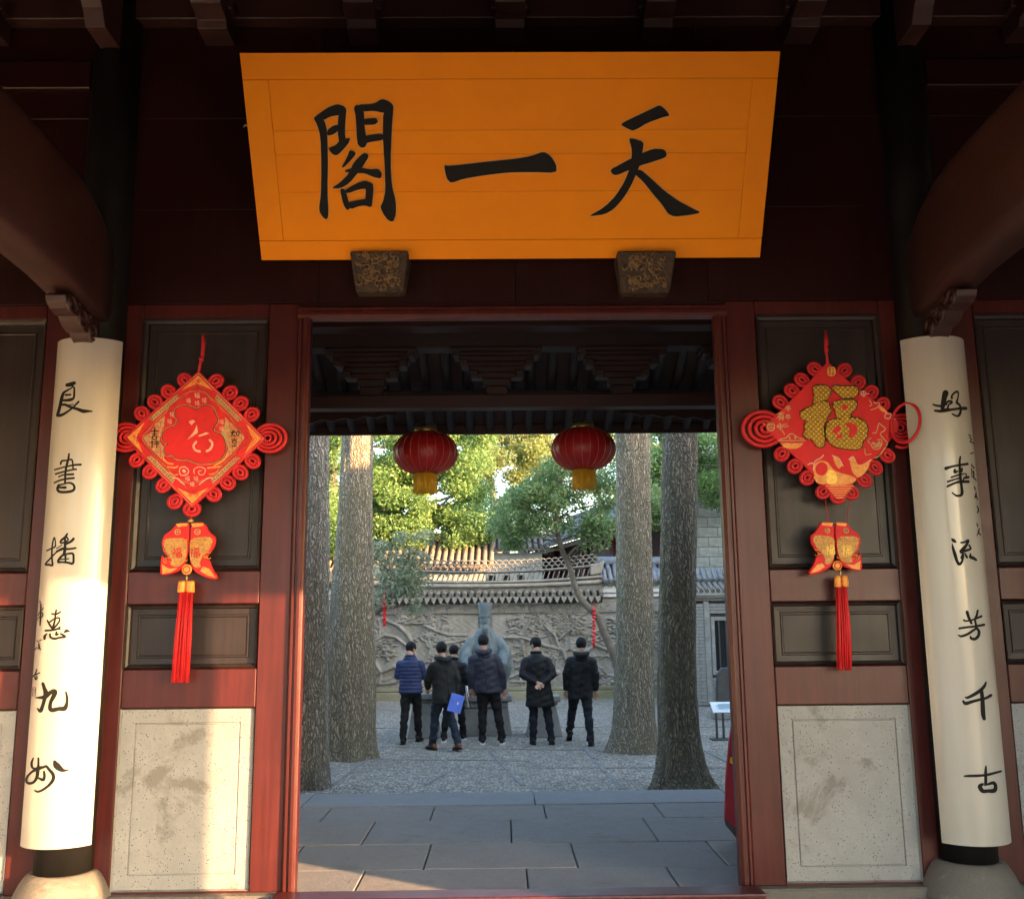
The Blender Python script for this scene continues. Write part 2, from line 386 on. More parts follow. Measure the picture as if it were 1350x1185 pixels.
def share(src, parent, loc=None, rot=None, scale=None, name=None):
    o = bpy.data.objects.new(name or src.name.split('.')[0], src.data); COL.objects.link(o); o.parent = parent
    if loc is not None: o.location = loc
    if rot is not None: o.rotation_euler = rot
    if scale is not None: o.scale = scale
    return o
def evalmesh(o):     # bake the modifiers of o into its mesh
    dg = bpy.context.evaluated_depsgraph_get(); ev = o.evaluated_get(dg)
    me = bpy.data.meshes.new_from_object(ev, depsgraph=dg); old = o.data
    o.modifiers.clear(); o.data = me; bpy.data.meshes.remove(old)
def fuse(o, voxel, smooth=2):
    m = o.modifiers.new('r', 'REMESH'); m.mode = 'VOXEL'; m.voxel_size = voxel; m.use_smooth_shade = True
    if smooth:
        q = o.modifiers.new('s', 'SMOOTH'); q.factor = .5; q.iterations = smooth
    evalmesh(o)
    return o
def catmull(p, sub=5):
    p = [np.array(q, float) for q in p]
    if len(p) < 3:
        return [p[0] + (p[-1] - p[0]) * i / sub for i in range(sub + 1)]
    out = []
    for i in range(len(p) - 1):
        a = p[max(i - 1, 0)]; b = p[i]; c = p[i + 1]; d = p[min(i + 2, len(p) - 1)]
        for k in range(sub):
            t = k / sub
            out.append(.5 * (2 * b + (c - a) * t + (2 * a - 5 * b + 4 * c - d) * t * t + (3 * b - a - 3 * c + d) * t ** 3))
    out.append(p[-1]); return out
def brush(mb, stroke, fn, sub=5):
    """one brush stroke [(x, y, width)] as a ribbon with round ends; fn maps a pixel to a surface point"""
    q = catmull(stroke, sub); L = []; R = []; n = len(q)
    dirs = []
    for i in range(n):
        d = q[min(i + 1, n - 1)][:2] - q[max(i - 1, 0)][:2]; l = np.linalg.norm(d); dirs.append(d / l if l > 1e-9 else np.array([1., 0]))
    for i in range(n):
        d = dirs[i]; w = max(q[i][2], .5) / 2; nn = np.array([-d[1], d[0]])
        L.append(q[i][:2] + nn * w); R.append(q[i][:2] - nn * w)
    b = len(mb.v)
    for l, r in zip(L, R): mb.v += [tuple(fn(*l)), tuple(fn(*r))]
    for i in range(n - 1):
        mb.f.append((b + 2 * i, b + 2 * i + 1, b + 2 * i + 3, b + 2 * i + 2)); mb.sm.append(False)
    for end, sg in ((0, -1), (n - 1, 1)):
        w = max(q[end][2], .5) / 2; d = dirs[end] * sg; nn = np.array([-d[1], d[0]]); pts = []
        for k in range(7):
            a = math.pi * k / 6 - math.pi / 2
            pts.append(tuple(fn(*(q[end][:2] + d * (math.cos(a) * w) + nn * (math.sin(a) * w)))))
        mb.poly(pts)

# ================================================================== THE SETTING: ground, platform, floors
rng = random.Random(7)
g = MB(); N = 40
R0 = 900.0
xs = [-R0, -200, -60, -25, -12, -6, 0, 6, 12, 25, 60, 200, R0]
for i in range(len(xs) - 1):
    for j in range(len(xs) - 1):
        g.quad((xs[i], xs[j], -.35), (xs[i + 1], xs[j], -.35), (xs[i + 1], xs[j + 1], -.35), (xs[i], xs[j + 1], -.35))
tag(build(g, 'ground', 'pebble'), kind='structure')
# the stone platform under the gate, its floor of big slabs, the kerb towards the courtyard
pf = tag(build(MB().box(-5.6, 5.6, -4.3, 3.50, -.45, -.05), 'passage_floor', 'grout'), kind='structure')
rows = [(2.302, 2.925, [-3.9, -2.75, -1.617, -.70, .272, 1.258, 2.3, 3.5]), (1.457, 2.302, [-3.4, -2.3, -1.148, -.027, 1.068, 2.1, 3.2]),
        (.732, 1.457, [-3.8, -2.7, -1.567, -.625, .41, 1.42, 2.5, 3.6]), (-.04, .732, [-3.2, -2.1, -1.01, .063, 1.00, 2.0, 3.1]),
        (-.95, -.04, [-3.6, -2.4, -1.3, -.2, .9, 2.1, 3.3]), (-1.85, -.95, [-3.1, -2.0, -.8, .4, 1.5, 2.7])]
for y0, y1, js in rows:
    js = [-5.3] + js + [5.3]
    for a, b in zip(js, js[1:]):
        dz = rng.uniform(-.004, .004)
        build(MB().box(a + .005, b - .005, y0 + .005, y1 - .005, -.2, dz), 'paving_slab', rng.choice(['slab', 'slab', 'slab2']), pf, .006)
ks = [-5.3, -3.6, -1.9, .2, 2.0, 3.9, 5.3]
for a, b in zip(ks, ks[1:]):
    build(MB().box(a + .004, b - .004, 2.935, 3.571, -.40, .004 + rng.uniform(-.003, .003)), 'kerb_stone', 'kerb', pf, .015, 2)
stp = tag(build(MB().box(-3.2, 3.2, 3.575, 3.95, -.45, -.175), 'courtyard_step', 'kerb', None, .015, 2), kind='structure')
tag(build(MB().box(-16, 16, -16, -1.86, -.45, -.006), 'front_terrace', 'terrace'), kind='structure')
# stone edging strips that divide the pebble paving
pav = tag(build(MB().box(-6.5, 6.5, 3.97, 3.99, -.37, -.338), 'courtyard_path', 'plinth'), kind='structure')
for (a, b) in [((437, 1035), (508, 985)), ((505, 985), (520, 960)), ((817, 1040), (770, 985)), ((960, 1005), (930, 990)), ((605, 1010), (560, 1035)),
               ((700, 1012), (960, 1012)), ((425, 1000), (700, 1003)), ((520, 985), (830, 990)), ((430, 960), (960, 958)), ((690, 1036), (640, 985)), ((900, 1000), (840, 965))]:
    A = PZ(*a, -.35); B = PZ(*b, -.35); d = (B - A); d.z = 0; L = d.length; d.normalize(); n = Vector((-d.y, d.x, 0)) * .022
    m = MB(); k = max(2, int(L / .55))
    for i in range(k):
        p = A + d * (L * i / k + .012); q = A + d * (L * (i + 1) / k - .012); u = n * rng.uniform(.8, 1.25); zz = -.342 + rng.uniform(-.004, .004)
        m.hexa([(*(p - u).xy, -.37), (*(q - u).xy, -.37), (*(q + u).xy, -.37), (*(p + u).xy, -.37), (*(p - u).xy, zz), (*(q - u).xy, zz), (*(q + u).xy, zz), (*(p + u).xy, zz)])
    build(m, 'edging_strip', 'plinth', pav)

# ================================================================== THE GATE HALL
G = empty('gate_hall', (0, 0, 0), 'dark red timber gate hall with tall open doorway and stone lower panels', 'building')
def gb(name, mat, *b, bevel=.006, parent=G):
    return build(MB().box(*b), name, mat, parent, bevel)
ZT = 3.605
PANEL_UP = [(0, -.001), (.012, .018), (.03, .028), (.034, .05), (.075, .052), (.080, .046), (.088, .046), (.094, .052)]
PANEL_MID = [(0, -.001), (.010, .016), (.022, .024), (.026, .046), (.062, .048), (.067, .041), (.075, .041), (.081, .048)]
PANEL_ST = [(0, .0), (.006, .03), (.0065, .018), (.085, .018), (.089, .026), (.093, .026), (.097, .018)]
wall_i = 0
for s in (-1, 1):
    zo = 0 if s < 0 else -.022
    # posts and rails framing the panels beside the doorway
    gb('door_post', 'red', s * 1.405, s * 1.600, 0, .14, .06, 3.70)
    gb('wall_post', 'red', s * 2.425, s * 2.56, 0, .14, .06, 3.70)
    for z0, z1 in ((1.125 + zo, 1.358 + zo), (1.752 + zo, 1.955 + zo), (ZT, 3.70)):
        gb('rail', 'red', s * 1.602, s * 2.423, .001, .13, z0, z1)
    gb('upper_panel_frame', 'red', s * 1.602, s * 2.423, .001, .13, .0605, .072, bevel=0)
    build(MB().ringpanel(s * 1.602, s * 2.423, 1.957 + zo, ZT - .001, PANEL_UP), 'wood_panel', 'panel', G)
    build(MB().ringpanel(s * 1.602, s * 2.423, 1.36 + zo, 1.750 + zo, PANEL_MID), 'wood_panel', 'panel', G)
    build(MB().ringpanel(s * 1.604, s * 2.421, .073, 1.123 + zo, PANEL_ST), 'stone_panel', 'stone', G)
    # the next bays
    gb('wall_post', 'red', s * 2.82, s * 3.05, 0, .14, .06, 3.70)
    gb('wall_post', 'red', s * 5.05, s * 5.30, 0, .14, .06, 3.70)
    for z0, z1 in ((1.125 + zo, 1.358 + zo), (1.752 + zo, 1.955 + zo), (ZT, 3.70)):
        gb('rail', 'red', s * 3.052, s * 5.048, .001, .13, z0, z1)
    for x0, x1 in ((3.052, 3.95), (4.15, 5.048)):
        build(MB().ringpanel(s * x0, s * x1, 1.957 + zo, ZT - .001, PANEL_UP), 'wood_panel', 'panel', G)
        build(MB().ringpanel(s * x0, s * x1, 1.36 + zo, 1.750 + zo, PANEL_MID), 'wood_panel', 'panel', G)
        build(MB().ringpanel(s * x0, s * x1, .073, 1.123 + zo, PANEL_ST), 'stone_panel', 'stone', G)
    gb('wall_post', 'red', s * 3.952, s * 4.148, 0, .14, .06, 3.60)
    # stone sill under the frame
    gb('stone_sill', 'base', s * 1.405, s * 2.50, -.075, .2, -.02, .06, bevel=.012)
    gb('stone_sill', 'base', s * 2.88, s * 5.3, -.075, .2, -.02, .06, bevel=.012)
    # stepped moulding of the door frame
    jm = MB()
    prof = [(1.405, .055), (1.405, -.016), (1.393, -.028), (1.381, -.028), (1.375, -.018), (1.367, -.018), (1.361, -.034), (1.343, -.034), (1.331, -.022), (1.324, -.016), (1.324, .055)]
    jm.prism([(s * x, y, .0) for x, y in prof], (0, 0, 3.59))
    build(jm, 'door_jamb', 'red', G)
# head of the door frame, mitred above the jambs
hm = MB(); prof = [(3.672, .055), (3.672, -.016), (3.660, -.029), (3.648, -.029), (3.642, -.019), (3.634, -.019), (3.628, -.035), (3.610, -.035), (3.598, -.023), (3.5905, -.017), (3.5905, .055)]
hm.prism([(-1.406, y, z) for z, y in prof], (2.812, 0, 0)); build(hm, 'door_head', 'red', G)
# wooden wall above the doorway and panels: wide boards with fine seams
bx = [-2.555, -1.28, 0.02, 1.30, 2.555]
zz = [3.702, 4.36, 5.02, 5.70]
for i in range(3):
    for a, b in zip(bx, bx[1:]):
        lo = zz[i] if not (i == 0) else zz[0]
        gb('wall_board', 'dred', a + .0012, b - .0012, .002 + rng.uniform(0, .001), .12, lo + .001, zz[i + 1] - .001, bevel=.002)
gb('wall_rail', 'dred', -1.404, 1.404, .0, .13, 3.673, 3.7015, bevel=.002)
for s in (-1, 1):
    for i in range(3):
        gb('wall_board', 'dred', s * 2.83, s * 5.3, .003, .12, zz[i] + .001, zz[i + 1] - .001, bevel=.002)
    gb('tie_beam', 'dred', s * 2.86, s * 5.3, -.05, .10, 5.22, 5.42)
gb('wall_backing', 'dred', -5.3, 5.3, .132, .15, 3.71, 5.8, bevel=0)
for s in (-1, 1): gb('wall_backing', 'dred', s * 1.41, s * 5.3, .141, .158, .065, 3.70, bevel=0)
# columns: engaged in the wall, and standing free along the front
for s in (-1, 1):
    cb = build(MB().lathe((s * 2.69, -.02, 0), [(.168, .20), (.170, .8), (.168, 2.6), (.160, 4.4), (.152, 6.0)], 28), 'column', 'black', G)
    build(MB().lathe((s * 2.69, -.02, 0), [(.298, -.02), (.292, .03), (.272, .08), (.244, .14), (.218, .180), (.200, .198), (.186, .206)], 28), 'column_base', 'base', cb)
    for x in (2.69, 5.15):
        c2 = build(MB().lathe((s * x, -3.335, 0), [(.205, .2), (.207, 1.2), (.20, 3.6)], 24), 'column', 'black', G)
        build(MB().lathe((s * x, -3.335, 0), [(.30, -.02), (.305, .05), (.275, .15), (.235, .2), (.22, .21)], 24), 'column_base', 'base', c2)
    for x in (2.69, 5.15):
        c3 = build(MB().lathe((s * x, 2.6, 0), [(.150, .2), (.152, 1.2), (.146, 3.55)], 24), 'column', 'black', G)
        build(MB().lathe((s * x, 2.6, 0), [(.25, -.02), (.255, .05), (.225, .15), (.18, .2), (.17, .21)], 24), 'column_base', 'base', c3)
    # crescent beam from the wall column to the front column
    bm_ = MB(); secs = []
    for k in range(15):
        t = k / 14; y = -.17 - 2.95 * t
        arch = math.sin(math.pi * min(max(t, 0), 1))
        zt = 4.10 + .16 * min(1, t * 6) * 1.0 + .05 * arch; zb = 3.52 + .06 * arch + .05 * min(1, t * 5)
        if k == 0: zt = 4.04
        w = .13 + .012 * arch
        cx = s * 2.69
        ring = []
        for a in range(16):
            an = 2 * math.pi * a / 16; cu, su = math.cos(an), math.sin(an)
            sx = math.copysign(abs(cu) ** .25, cu); sz = math.copysign(abs(su) ** .32, su)
            ring.append((cx + sx * w, y, (zt + zb) / 2 + sz * (zt - zb) / 2))
        secs.append(ring)
    bm_.rings(secs); bo = build(bm_, 'crescent_beam', 'beam', G)
    # carved bracket below the beam at the column
    br = MB(); prof = [(-.16, 3.53), (-.16, 3.36), (-.20, 3.345), (-.25, 3.36), (-.30, 3.385), (-.33, 3.41), (-.36, 3.40), (-.42, 3.415), (-.46, 3.44), (-.49, 3.465), (-.54, 3.46), (-.60, 3.475), (-.645, 3.505), (-.66, 3.54), (-.62, 3.565), (-.4, 3.57)]
    br.prism([(s * 2.63, y, z) for y, z in prof], (s * .12, 0, 0))
    for (cy, cz, r) in ((-.58, 3.515, .045), (-.42, 3.47, .05), (-.27, 3.43, .05), (-.50, 3.53, .02), (-.34, 3.50, .022)):
        ring = [(s * 2.628, cy + math.cos(a * .5236) * r, cz + math.sin(a * .5236) * r) for a in range(12)]
        br.tube(ring, .013, 6, True)
        br.ellip((s * 2.63, cy, cz), (.012, r * .5, r * .5), 8, 5)
    build(br, 'carved_bracket', 'carve' if False else 'beam', bo, .004)
    # bracket arms high on the columns and along the wall plate
    def arm(cx, w, z0, y0=-.02):
        a = MB(); pr = [(0, .30), (-.75, .30), (-.75, .20), (-.69, .165), (-.66, .165), (-.62, .11), (-.58, .105), (-.52, .05), (-.46, .04), (-.36, -.06), (-.30, -.16), (0, -.16)]
        a.prism([(cx - w / 2, y0 + y, z0 + z) for y, z in pr], (w, 0, 0)); return build(a, 'bracket_arm', 'beam', G, .004)
    arm(s * 2.69, .13, 5.60, -.10)
for x in (-3.55, -2.0, -1.0, 0, 1.0, 2.0, 3.55):
    a = MB(); pr = [(0, .2), (-.42, .2), (-.42, .05), (-.36, .0), (-.22, -.03), (-.2, -.08), (0, -.08)]
    a.prism([(x - .10, y, 5.64 + z) for y, z in pr], (.20, 0, 0)); build(a, 'bracket_arm', 'beam', G, .004)
    build(MB().box(x - .13, x + .13, -.2, .0, 5.71, 5.80), 'bearing_block', 'beam', G, .01)
gb('wall_plate', 'beam', -5.3, 5.3, -.10, .14, 5.705, 5.95)
# carved wooden brackets that carry the name board
for (a, b) in (((463, 336), (537, 385)), ((812, 336), (887, 386))):
    p = PY(a[0], a[1], -.13); q = PY(b[0], b[1], -.09)
    m = MB(); w0, w1 = p.x, q.x
    m.hexa([(w0 + .03, -.10, q.z), (w1 - .02, -.10, q.z), (w1 - .02, .01, q.z), (w0 + .03, .01, q.z), (w0, -.20, p.z), (w1 + .015, -.20, p.z), (w1 + .015, .01, p.z), (w0, .01, p.z)])
    o = build(m, 'board_bracket', 'carve', G, .01); o['label'] = 'carved brown wooden bracket under the yellow name board'
    sc = MB(); r2 = random.Random(int(a[0]))
    for k in range(70):     # carved scrolls standing out of the face
        u, v = r2.uniform(.1, .9), r2.uniform(.1, .9)
        yy = -.10 - .10 * v; cx = w0 + .03 * (1 - v) + (w1 - w0 - .035) * u; cz = q.z + (p.z - q.z) * v; r = r2.uniform(.010, .026); ph = r2.uniform(0, 6)
        pts = [(cx + math.cos(ph + t * .8) * r * (1 - t * .1), yy - .002 - .0 * t, cz + math.sin(ph + t * .8) * r * (1 - t * .1)) for t in range(7)]
        sc.tube(pts, .0065, 5)
    build(sc, 'carving', 'carvehi', o, kind='stuff')
# red threshold beam
th = build(MB().box(-1.42, 1.42, -.225, -.045, -.01, .078), 'threshold', 'red', G, .012, 2)
# gable walls and roof
for s in (-1, 1):
    build(MB().prism([(s * 5.30, -3.50, -.02), (s * 5.30, 3.55, -.02), (s * 5.30, 3.55, 3.75), (s * 5.30, .1, 6.6), (s * 5.30, -3.50, 3.75)], (s * .36, 0, 0)), 'gable_wall', 'plaster', G)
EB_Y, EB_Z = 4.20, 3.665         # rear eave edge (top of the rafters' ends)
EF_Y, EF_Z = -4.15, 3.24
rs = .47
RP = [(EB_Y, EB_Z + .06), (2.3, EB_Z + .06 + 1.9 * rs), (.1, 6.75), (-2.3, 4.62), (EF_Y, EF_Z + .06)]
rf = build(MB().prism([(-5.9, y, z) for y, z in RP] + [(-5.9, y, z + (.12 if abs(y) > 3 else .2)) for y, z in RP[::-1]], (11.8, 0, 0)), 'roof', 'roofdark', G)
mt = MB()
for i in range(56):
    x = -5.8 + i * .2109
    for half in (RP[:3], RP[2:]):
        mt.tube([(x, y + (.02 if y > 4 else -.02 if y < -4 else 0), z + (.14 if abs(y) > 3 else .22)) for y, z in half], .062, 6)
build(mt, 'roof_tiles', 'tile', rf, kind='stuff')
# rear eave: rafters, eave board, purlins, tie beam and bracket sets
def rafter_mesh():
    m = MB(); m.tube([(0, 2.1, EB_Z + (EB_Y - 2.1) * rs + .005), (0, EB_Y - .035, EB_Z + .035 * rs + .005)], .048, 8); return m
r0 = build(rafter_mesh(), 'rafter', 'rafter', G, local=True); r0.location.x = -4.9
for i in range(1, 46): share(r0, G, (-4.9 + i * .2135 + rng.uniform(-.004, .004), 0, 0))
gb('eave_board', 'beam', -5.6, 5.6, EB_Y - .035, EB_Y + .01, EB_Z - .045, EB_Z + .058, bevel=.004)
gb('tie_beam', 'beam', -5.3, 5.3, 2.52, 2.68, 3.552, 3.672)
gb('eave_purlin', 'rafter', -5.3, 5.3, 2.50, 2.70, 4.115, 4.26)
gb('inner_beam', 'beam', -5.3, 5.3, 2.0, 2.2, 4.16, 4.46)
gb('eave_purlin', 'rafter', -5.3, 5.3, 3.42, 3.54, 3.86, 3.925)
for k in range(-4, 5):
    cx = -.117 + k * 1.162
    # stepped bracket set: wide arms on a narrow block, growing upwards
    lv = [(.10, 3.673, 3.76), (.13, 3.762, 3.83), (.24, 3.832, 3.885), (.255, 3.887, 3.94), (.33, 3.942, 3.985), (.345, 3.987, 4.035), (.40, 4.037, 4.075), (.42, 4.077, 4.114)]
    b0 = None
    for i, (hw, z0, z1) in enumerate(lv):
        dy = .05 + .012 * i
        o = build(MB().box(cx - hw, cx + hw, 2.6 - dy, 2.6 + dy, z0, z1), 'bracket_set' if i == 0 else 'bracket_tier', 'rafter' if i % 2 else 'beam', b0 or G, .008)
        if b0 is None: b0 = o
    for sx in (-1, 1):
        for (hw, z) in ((.24, 3.86), (.33, 3.965), (.40, 4.055)):
            build(MB().box(cx + sx * (hw - .03) - .04, cx + sx * (hw - .03) + .04, 2.475, 2.52, z - .03, z + .035), 'bearing_block', 'rafter', b0, .01)
# scalloped boards beside the outer rafters
for s in (-1, 1):
    pts = []
    x0 = s * 1.15
    for i in range(13):
        pts.append((x0 + s * i * .11, 3.60, 3.70 + (.03 if i % 2 else 0) - .008 * i))
    pts += [(x0 + s * 12 * .11, 3.60, 3.86), (x0, 3.60, 3.86)]
    build(MB().prism(pts, (0, .03, 0)), 'scalloped_board', 'beam', G)

# ================================================================== NAME BOARD
P_BL = PY(347, 341, -.12); P_BR = PY(1000, 342, -.12); P_TL = PY(319, 69, -.80); P_TR = PY(1037, 69, -.80)
zb = (P_BL.z + P_BR.z) / 2; zt = (P_TL.z + P_TR.z) / 2
NBo = Vector(((P_BL.x + P_BR.x) / 2, -.12, zb)); NBu = Vector((0, -.68, zt - zb)); NBh = NBu.length; NBu.normalize()
NBn = Vector((1, 0, 0)).cross(NBu).normalized()
if NBn.y > 0: NBn = -NBn
HW = (P_BR.x - P_BL.x + P_TR.x - P_TL.x) / 4
nb = empty('name_board', NBo, 'large ochre yellow name board with three black characters leaning above the doorway', 'name board')
def nbp(u, v, d=0.0): return NBo + Vector((u, 0, 0)) + NBu * v + NBn * d
def nbbox(name, mat, u0, u1, v0, v1, d0, d1, bevel=.003, parent=None):
    m = MB(); m.hexa([nbp(u0, v0, d0), nbp(u1, v0, d0), nbp(u1, v0, d1), nbp(u0, v0, d1), nbp(u0, v1, d0), nbp(u1, v1, d0), nbp(u1, v1, d1), nbp(u0, v1, d1)])
    return build(m, name, mat, parent or nb, bevel)
fw_ = .155
nbbox('backing', 'yellow', -HW + .01, HW - .01, .01, NBh - .01, -.06, -.022)
nbbox('frame_board', 'yellow2', -HW, HW, 0, .125, -.02, 0); nbbox('frame_board', 'yellow', -HW, HW, NBh - .15, NBh, -.02, 0)
nbbox('frame_board', 'yellow2', -HW, -HW + fw_, .1265, NBh - .1515, -.02, 0); nbbox('frame_board', 'yellow', HW - fw_, HW, .1265, NBh - .1515, -.02, 0)
vs_ = [.1265, .43, .66, .80, NBh - .1515]
for i, (a, b) in enumerate(zip(vs_, vs_[1:])):
    nbbox('plank', 'yellow' if i % 2 else 'yellow2', -HW + fw_ + .0015, HW - fw_ - .0015, a + .0004, b - .0004, -.02, -.0008 - .0003 * i, .0008)
nbbox('back_rail', 'beam', -HW + .3, HW - .3, .35, .45, -.10, -.062)
def to_nb(px, py, d): return PN(px, py, NBo + NBn * d, NBn)
K1c = 1253 / 370.0
GE = [[(350,357),(372,345),(400,370),(412,420),(415,560),(412,680),(418,790),(410,812),(392,800),(374,770),(384,700),(386,560),(382,440),(368,390)],
 [(352,356),(410,314),(455,296),(485,304),(498,320),(494,350),(460,346),(425,352),(398,368)],
 [(462,340),(496,325),(490,420),(494,455),(466,470),(458,420)],
 [(412,412),(440,392),(462,388),(466,412),(440,432),(412,438)],
 [(494,450),(515,447),(505,475),(470,514),(450,527),(430,515),(416,492),(450,480),(470,455)],
 [(530,312),(545,297),(575,318),(578,400),(590,470),(580,490),(560,490),(545,470),(540,350)],
 [(545,298),(620,296),(655,272),(690,285),(708,305),(704,340),(660,335),(620,326),(570,330)],
 [(572,364),(600,360),(630,358),(640,375),(625,388),(574,390)],
 [(572,440),(610,432),(650,428),(668,436),(664,456),(600,466),(575,475)],
 [(662,325),(708,306),(700,400),(694,560),(700,660),(718,730),(718,790),(706,821),(685,815),(665,790),(648,755),(662,728),(672,680),(668,560),(660,440)],
 [(512,500),(535,508),(540,520),(515,550),(485,580),(476,577),(500,535)],
 [(530,555),(575,512),(594,520),(596,535),(560,590),(510,650),(470,672),(430,672),(470,645),(510,605)],
 [(480,596),(540,574),(600,588),(640,584),(656,605),(652,628),(620,622),(580,604),(540,604)],
 [(468,672),(492,676),(505,720),(512,765),(500,768),(485,745)],[(484,684),(540,650),(580,636),(610,648),(620,660),(600,674),(560,674),(505,694)],
 [(586,655),(620,660),(614,720),(610,755),(590,752),(582,730)],[(500,735),(540,725),(590,718),(606,750),(560,748),(515,765)]]
YI = [[(585,217.5),(592,219),(640,213.5),(680,209.5),(700,206),(717,199.5),(727,207),(733.5,218),(733.5,228),(700,227),(670,227.5),(640,231),(610,236),(595,241.5),(589,236)]]
TI = [[(498,386),(560,355),(640,318),(675,300),(700,318),(722,348),(690,355),(620,380),(580,405),(555,416),(530,405)],
 [(453,590),(500,565),(545,540),(620,505),(655,495),(695,498),(708,518),(700,535),(650,552),(590,570),(540,590),(490,612),(468,612)],
 [(538,450),(560,450),(604,465),(600,500),(590,560),(570,610),(545,665),(510,720),(470,765),(430,788),(365,796),(370,790),(430,755),(480,705),(520,640),(545,575),(552,520),(550,490)],
 [(560,605),(588,585),(640,630),(700,685),(760,728),(820,760),(862,780),(800,792),(740,798),(712,785),(690,750),(640,690),(600,640)]]
def outset(poly, k):
    p = [np.array(q, float) for q in poly]; n = len(p); out = []
    area = sum(p[i][0] * p[(i + 1) % n][1] - p[(i + 1) % n][0] * p[i][1] for i in range(n)); sg = 1 if area > 0 else -1
    for i in range(n):
        a = p[i] - p[i - 1]; b = p[(i + 1) % n] - p[i]
        a /= max(np.linalg.norm(a), 1e-6); b /= max(np.linalg.norm(b), 1e-6)
        t = a + b; l = np.linalg.norm(t); t = t / l if l > .3 else a
        out.append(p[i] + np.array([t[1], -t[0]]) * sg * k)
    return out
def smoothpoly(poly, it=1):
    p = [np.array(q, float) for q in poly]
    for _ in range(it):
        q = []
        for i in range(len(p)):
            a, b = p[i], p[(i + 1) % len(p)]; q += [a * .8 + b * .2, a * .2 + b * .8]
        p = q
    return p
for polys, conv in ((GE, lambda x, y: (310 + x / K1c, 50 + y / K1c)), (YI, lambda x, y: (x, y)), (TI, lambda x, y: (670 + x / 3.387, 50 + y / 3.387))):
    m = MB(); e = MB()
    for i, pl in enumerate(polys):
        q = [conv(*p) for p in pl]; q = smoothpoly(q)
        m.prism([to_nb(x, y, -.004) for x, y in q], NBn * (.0095 + .0004 * i))
        e.prism([to_nb(x, y, -.004) for x, y in outset(q, .75)], NBn * (.0045 + .00005 * i))
    o = build(m, 'character', 'ink', nb); build(e, 'character_outline', 'inkgold', o)
# rope hook at the board's left edge
build(MB().tube([nbp(-HW - .03, NBh * .66, -.03), nbp(-HW - .015, NBh * .67, -.02), nbp(-HW + .01, NBh * .66, -.03)], .006, 6), 'hook', 'brass', nb)

# ================================================================== COUPLET BOARDS ON THE COLUMNS
STK = 1185 / 70.0
LCH = [(60, 490, [[(480,300,80),(560,285,95),(640,255,80)],[(600,330,40),(640,360,40),(640,480,45),(625,590,50),(540,630,70),(400,640,50)],[(590,360,30),(480,420,45),(400,480,60),(360,600,75),(320,780,70),(270,960,70)],[(270,970,80),(350,970,65),(480,900,50),(600,810,40),(700,710,45),(740,670,45)],[(380,740,50),(450,740,60),(560,790,60),(700,830,65),(840,880,85),(940,880,60),(1040,885,30)],[(450,520,50),(560,515,40)],[(530,740,20),(620,730,25)]]),
 (55, 590, [[(610,140,40),(595,250,50),(560,380,55),(530,550,50),(520,800,45)],[(420,370,40),(450,300,45),(560,285,35),(660,265,40),(690,330,35),(700,470,35)],[(290,495,35),(500,435,35),(720,390,45),(870,380,50)],[(310,590,40),(500,535,40),(700,490,40),(770,485,40)],[(380,650,35),(480,610,35),(600,600,45),(705,595,45)],[(280,785,35),(420,725,40),(600,690,45),(720,680,45)],[(380,840,60),(350,920,60),(400,985,60),(560,990,60),(690,960,60),(730,900,55),(700,820,50),(600,785,40),(480,815,35),(400,835,45)],[(390,890,45),(530,890,60)]]),
 (45, 690, [[(285,605,35),(400,550,35),(470,510,35),(475,420,25),(450,310,30),(410,450,35),(395,650,40),(400,820,40),(410,930,45),(330,920,50),(250,910,40),(340,800,40),(500,640,35),(620,580,40)],[(740,230,40),(690,310,60),(610,370,50),(590,430,40),(680,420,40),(760,360,35),(720,300,40)],[(880,340,60),(820,400,60),(700,460,50)],[(690,300,40),(690,500,60),(680,620,70),(660,700,50)],[(500,620,35),(640,560,60),(760,570,50),(930,545,40)],[(620,480,20),(500,555,25)],[(660,680,45),(560,790,55),(540,860,55),(620,860,40),(740,870,50),(860,890,55),(880,780,50),(860,670,50),(720,680,40)],[(590,800,25),(770,785,30)],[(700,700,50),(700,860,40)]]),
 (40, 790, [[(580,235,35),(560,330,40),(550,460,40),(500,640,50)],[(480,320,35),(560,330,40),(620,310,40),(680,270,30)],[(380,470,40),(430,560,45),(480,640,45)],[(440,500,35),(540,430,35),(640,410,35),(650,480,35),(590,570,40),(520,640,45)],[(335,695,45),(480,685,45),(600,660,40),(660,620,40)],[(590,650,30),(660,660,35)],[(370,760,25),(320,820,60),(315,880,50)],[(440,770,40),(450,840,45),(540,875,50),(660,850,45),(780,830,50),(680,765,40)],[(585,730,40),(575,790,45),(620,770,35)],[(760,730,30),(810,700,70),(870,710,30)]]),
 (35, 885, [[(365,270,70),(400,380,85),(430,480,110),(400,620,85),(360,760,80),(310,880,85),(240,820,25)],[(195,580,20),(300,580,60),(420,560,100),(540,460,90),(630,450,120),(600,560,100),(540,680,80),(525,820,90),(580,860,100),(720,830,90),(850,820,110),(900,700,70),(905,580,60),(880,460,40)]]),
 (25, 985, [[(320,235,30),(280,350,55),(300,450,50),(350,460,35)],[(435,240,45),(435,380,50),(420,520,80),(400,660,70),(330,770,60),(230,800,60),(165,760,50),(180,660,50),(280,550,50),(420,470,90),(540,440,60),(610,420,60),(680,500,70),(760,600,80),(760,720,80),(660,850,65),(520,950,55),(420,985,50),(355,960,35)],[(560,540,50),(570,640,60),(540,720,70),(440,680,40)],[(800,320,80),(840,400,150),(930,480,120),(1000,510,70),(1110,505,20)]])]
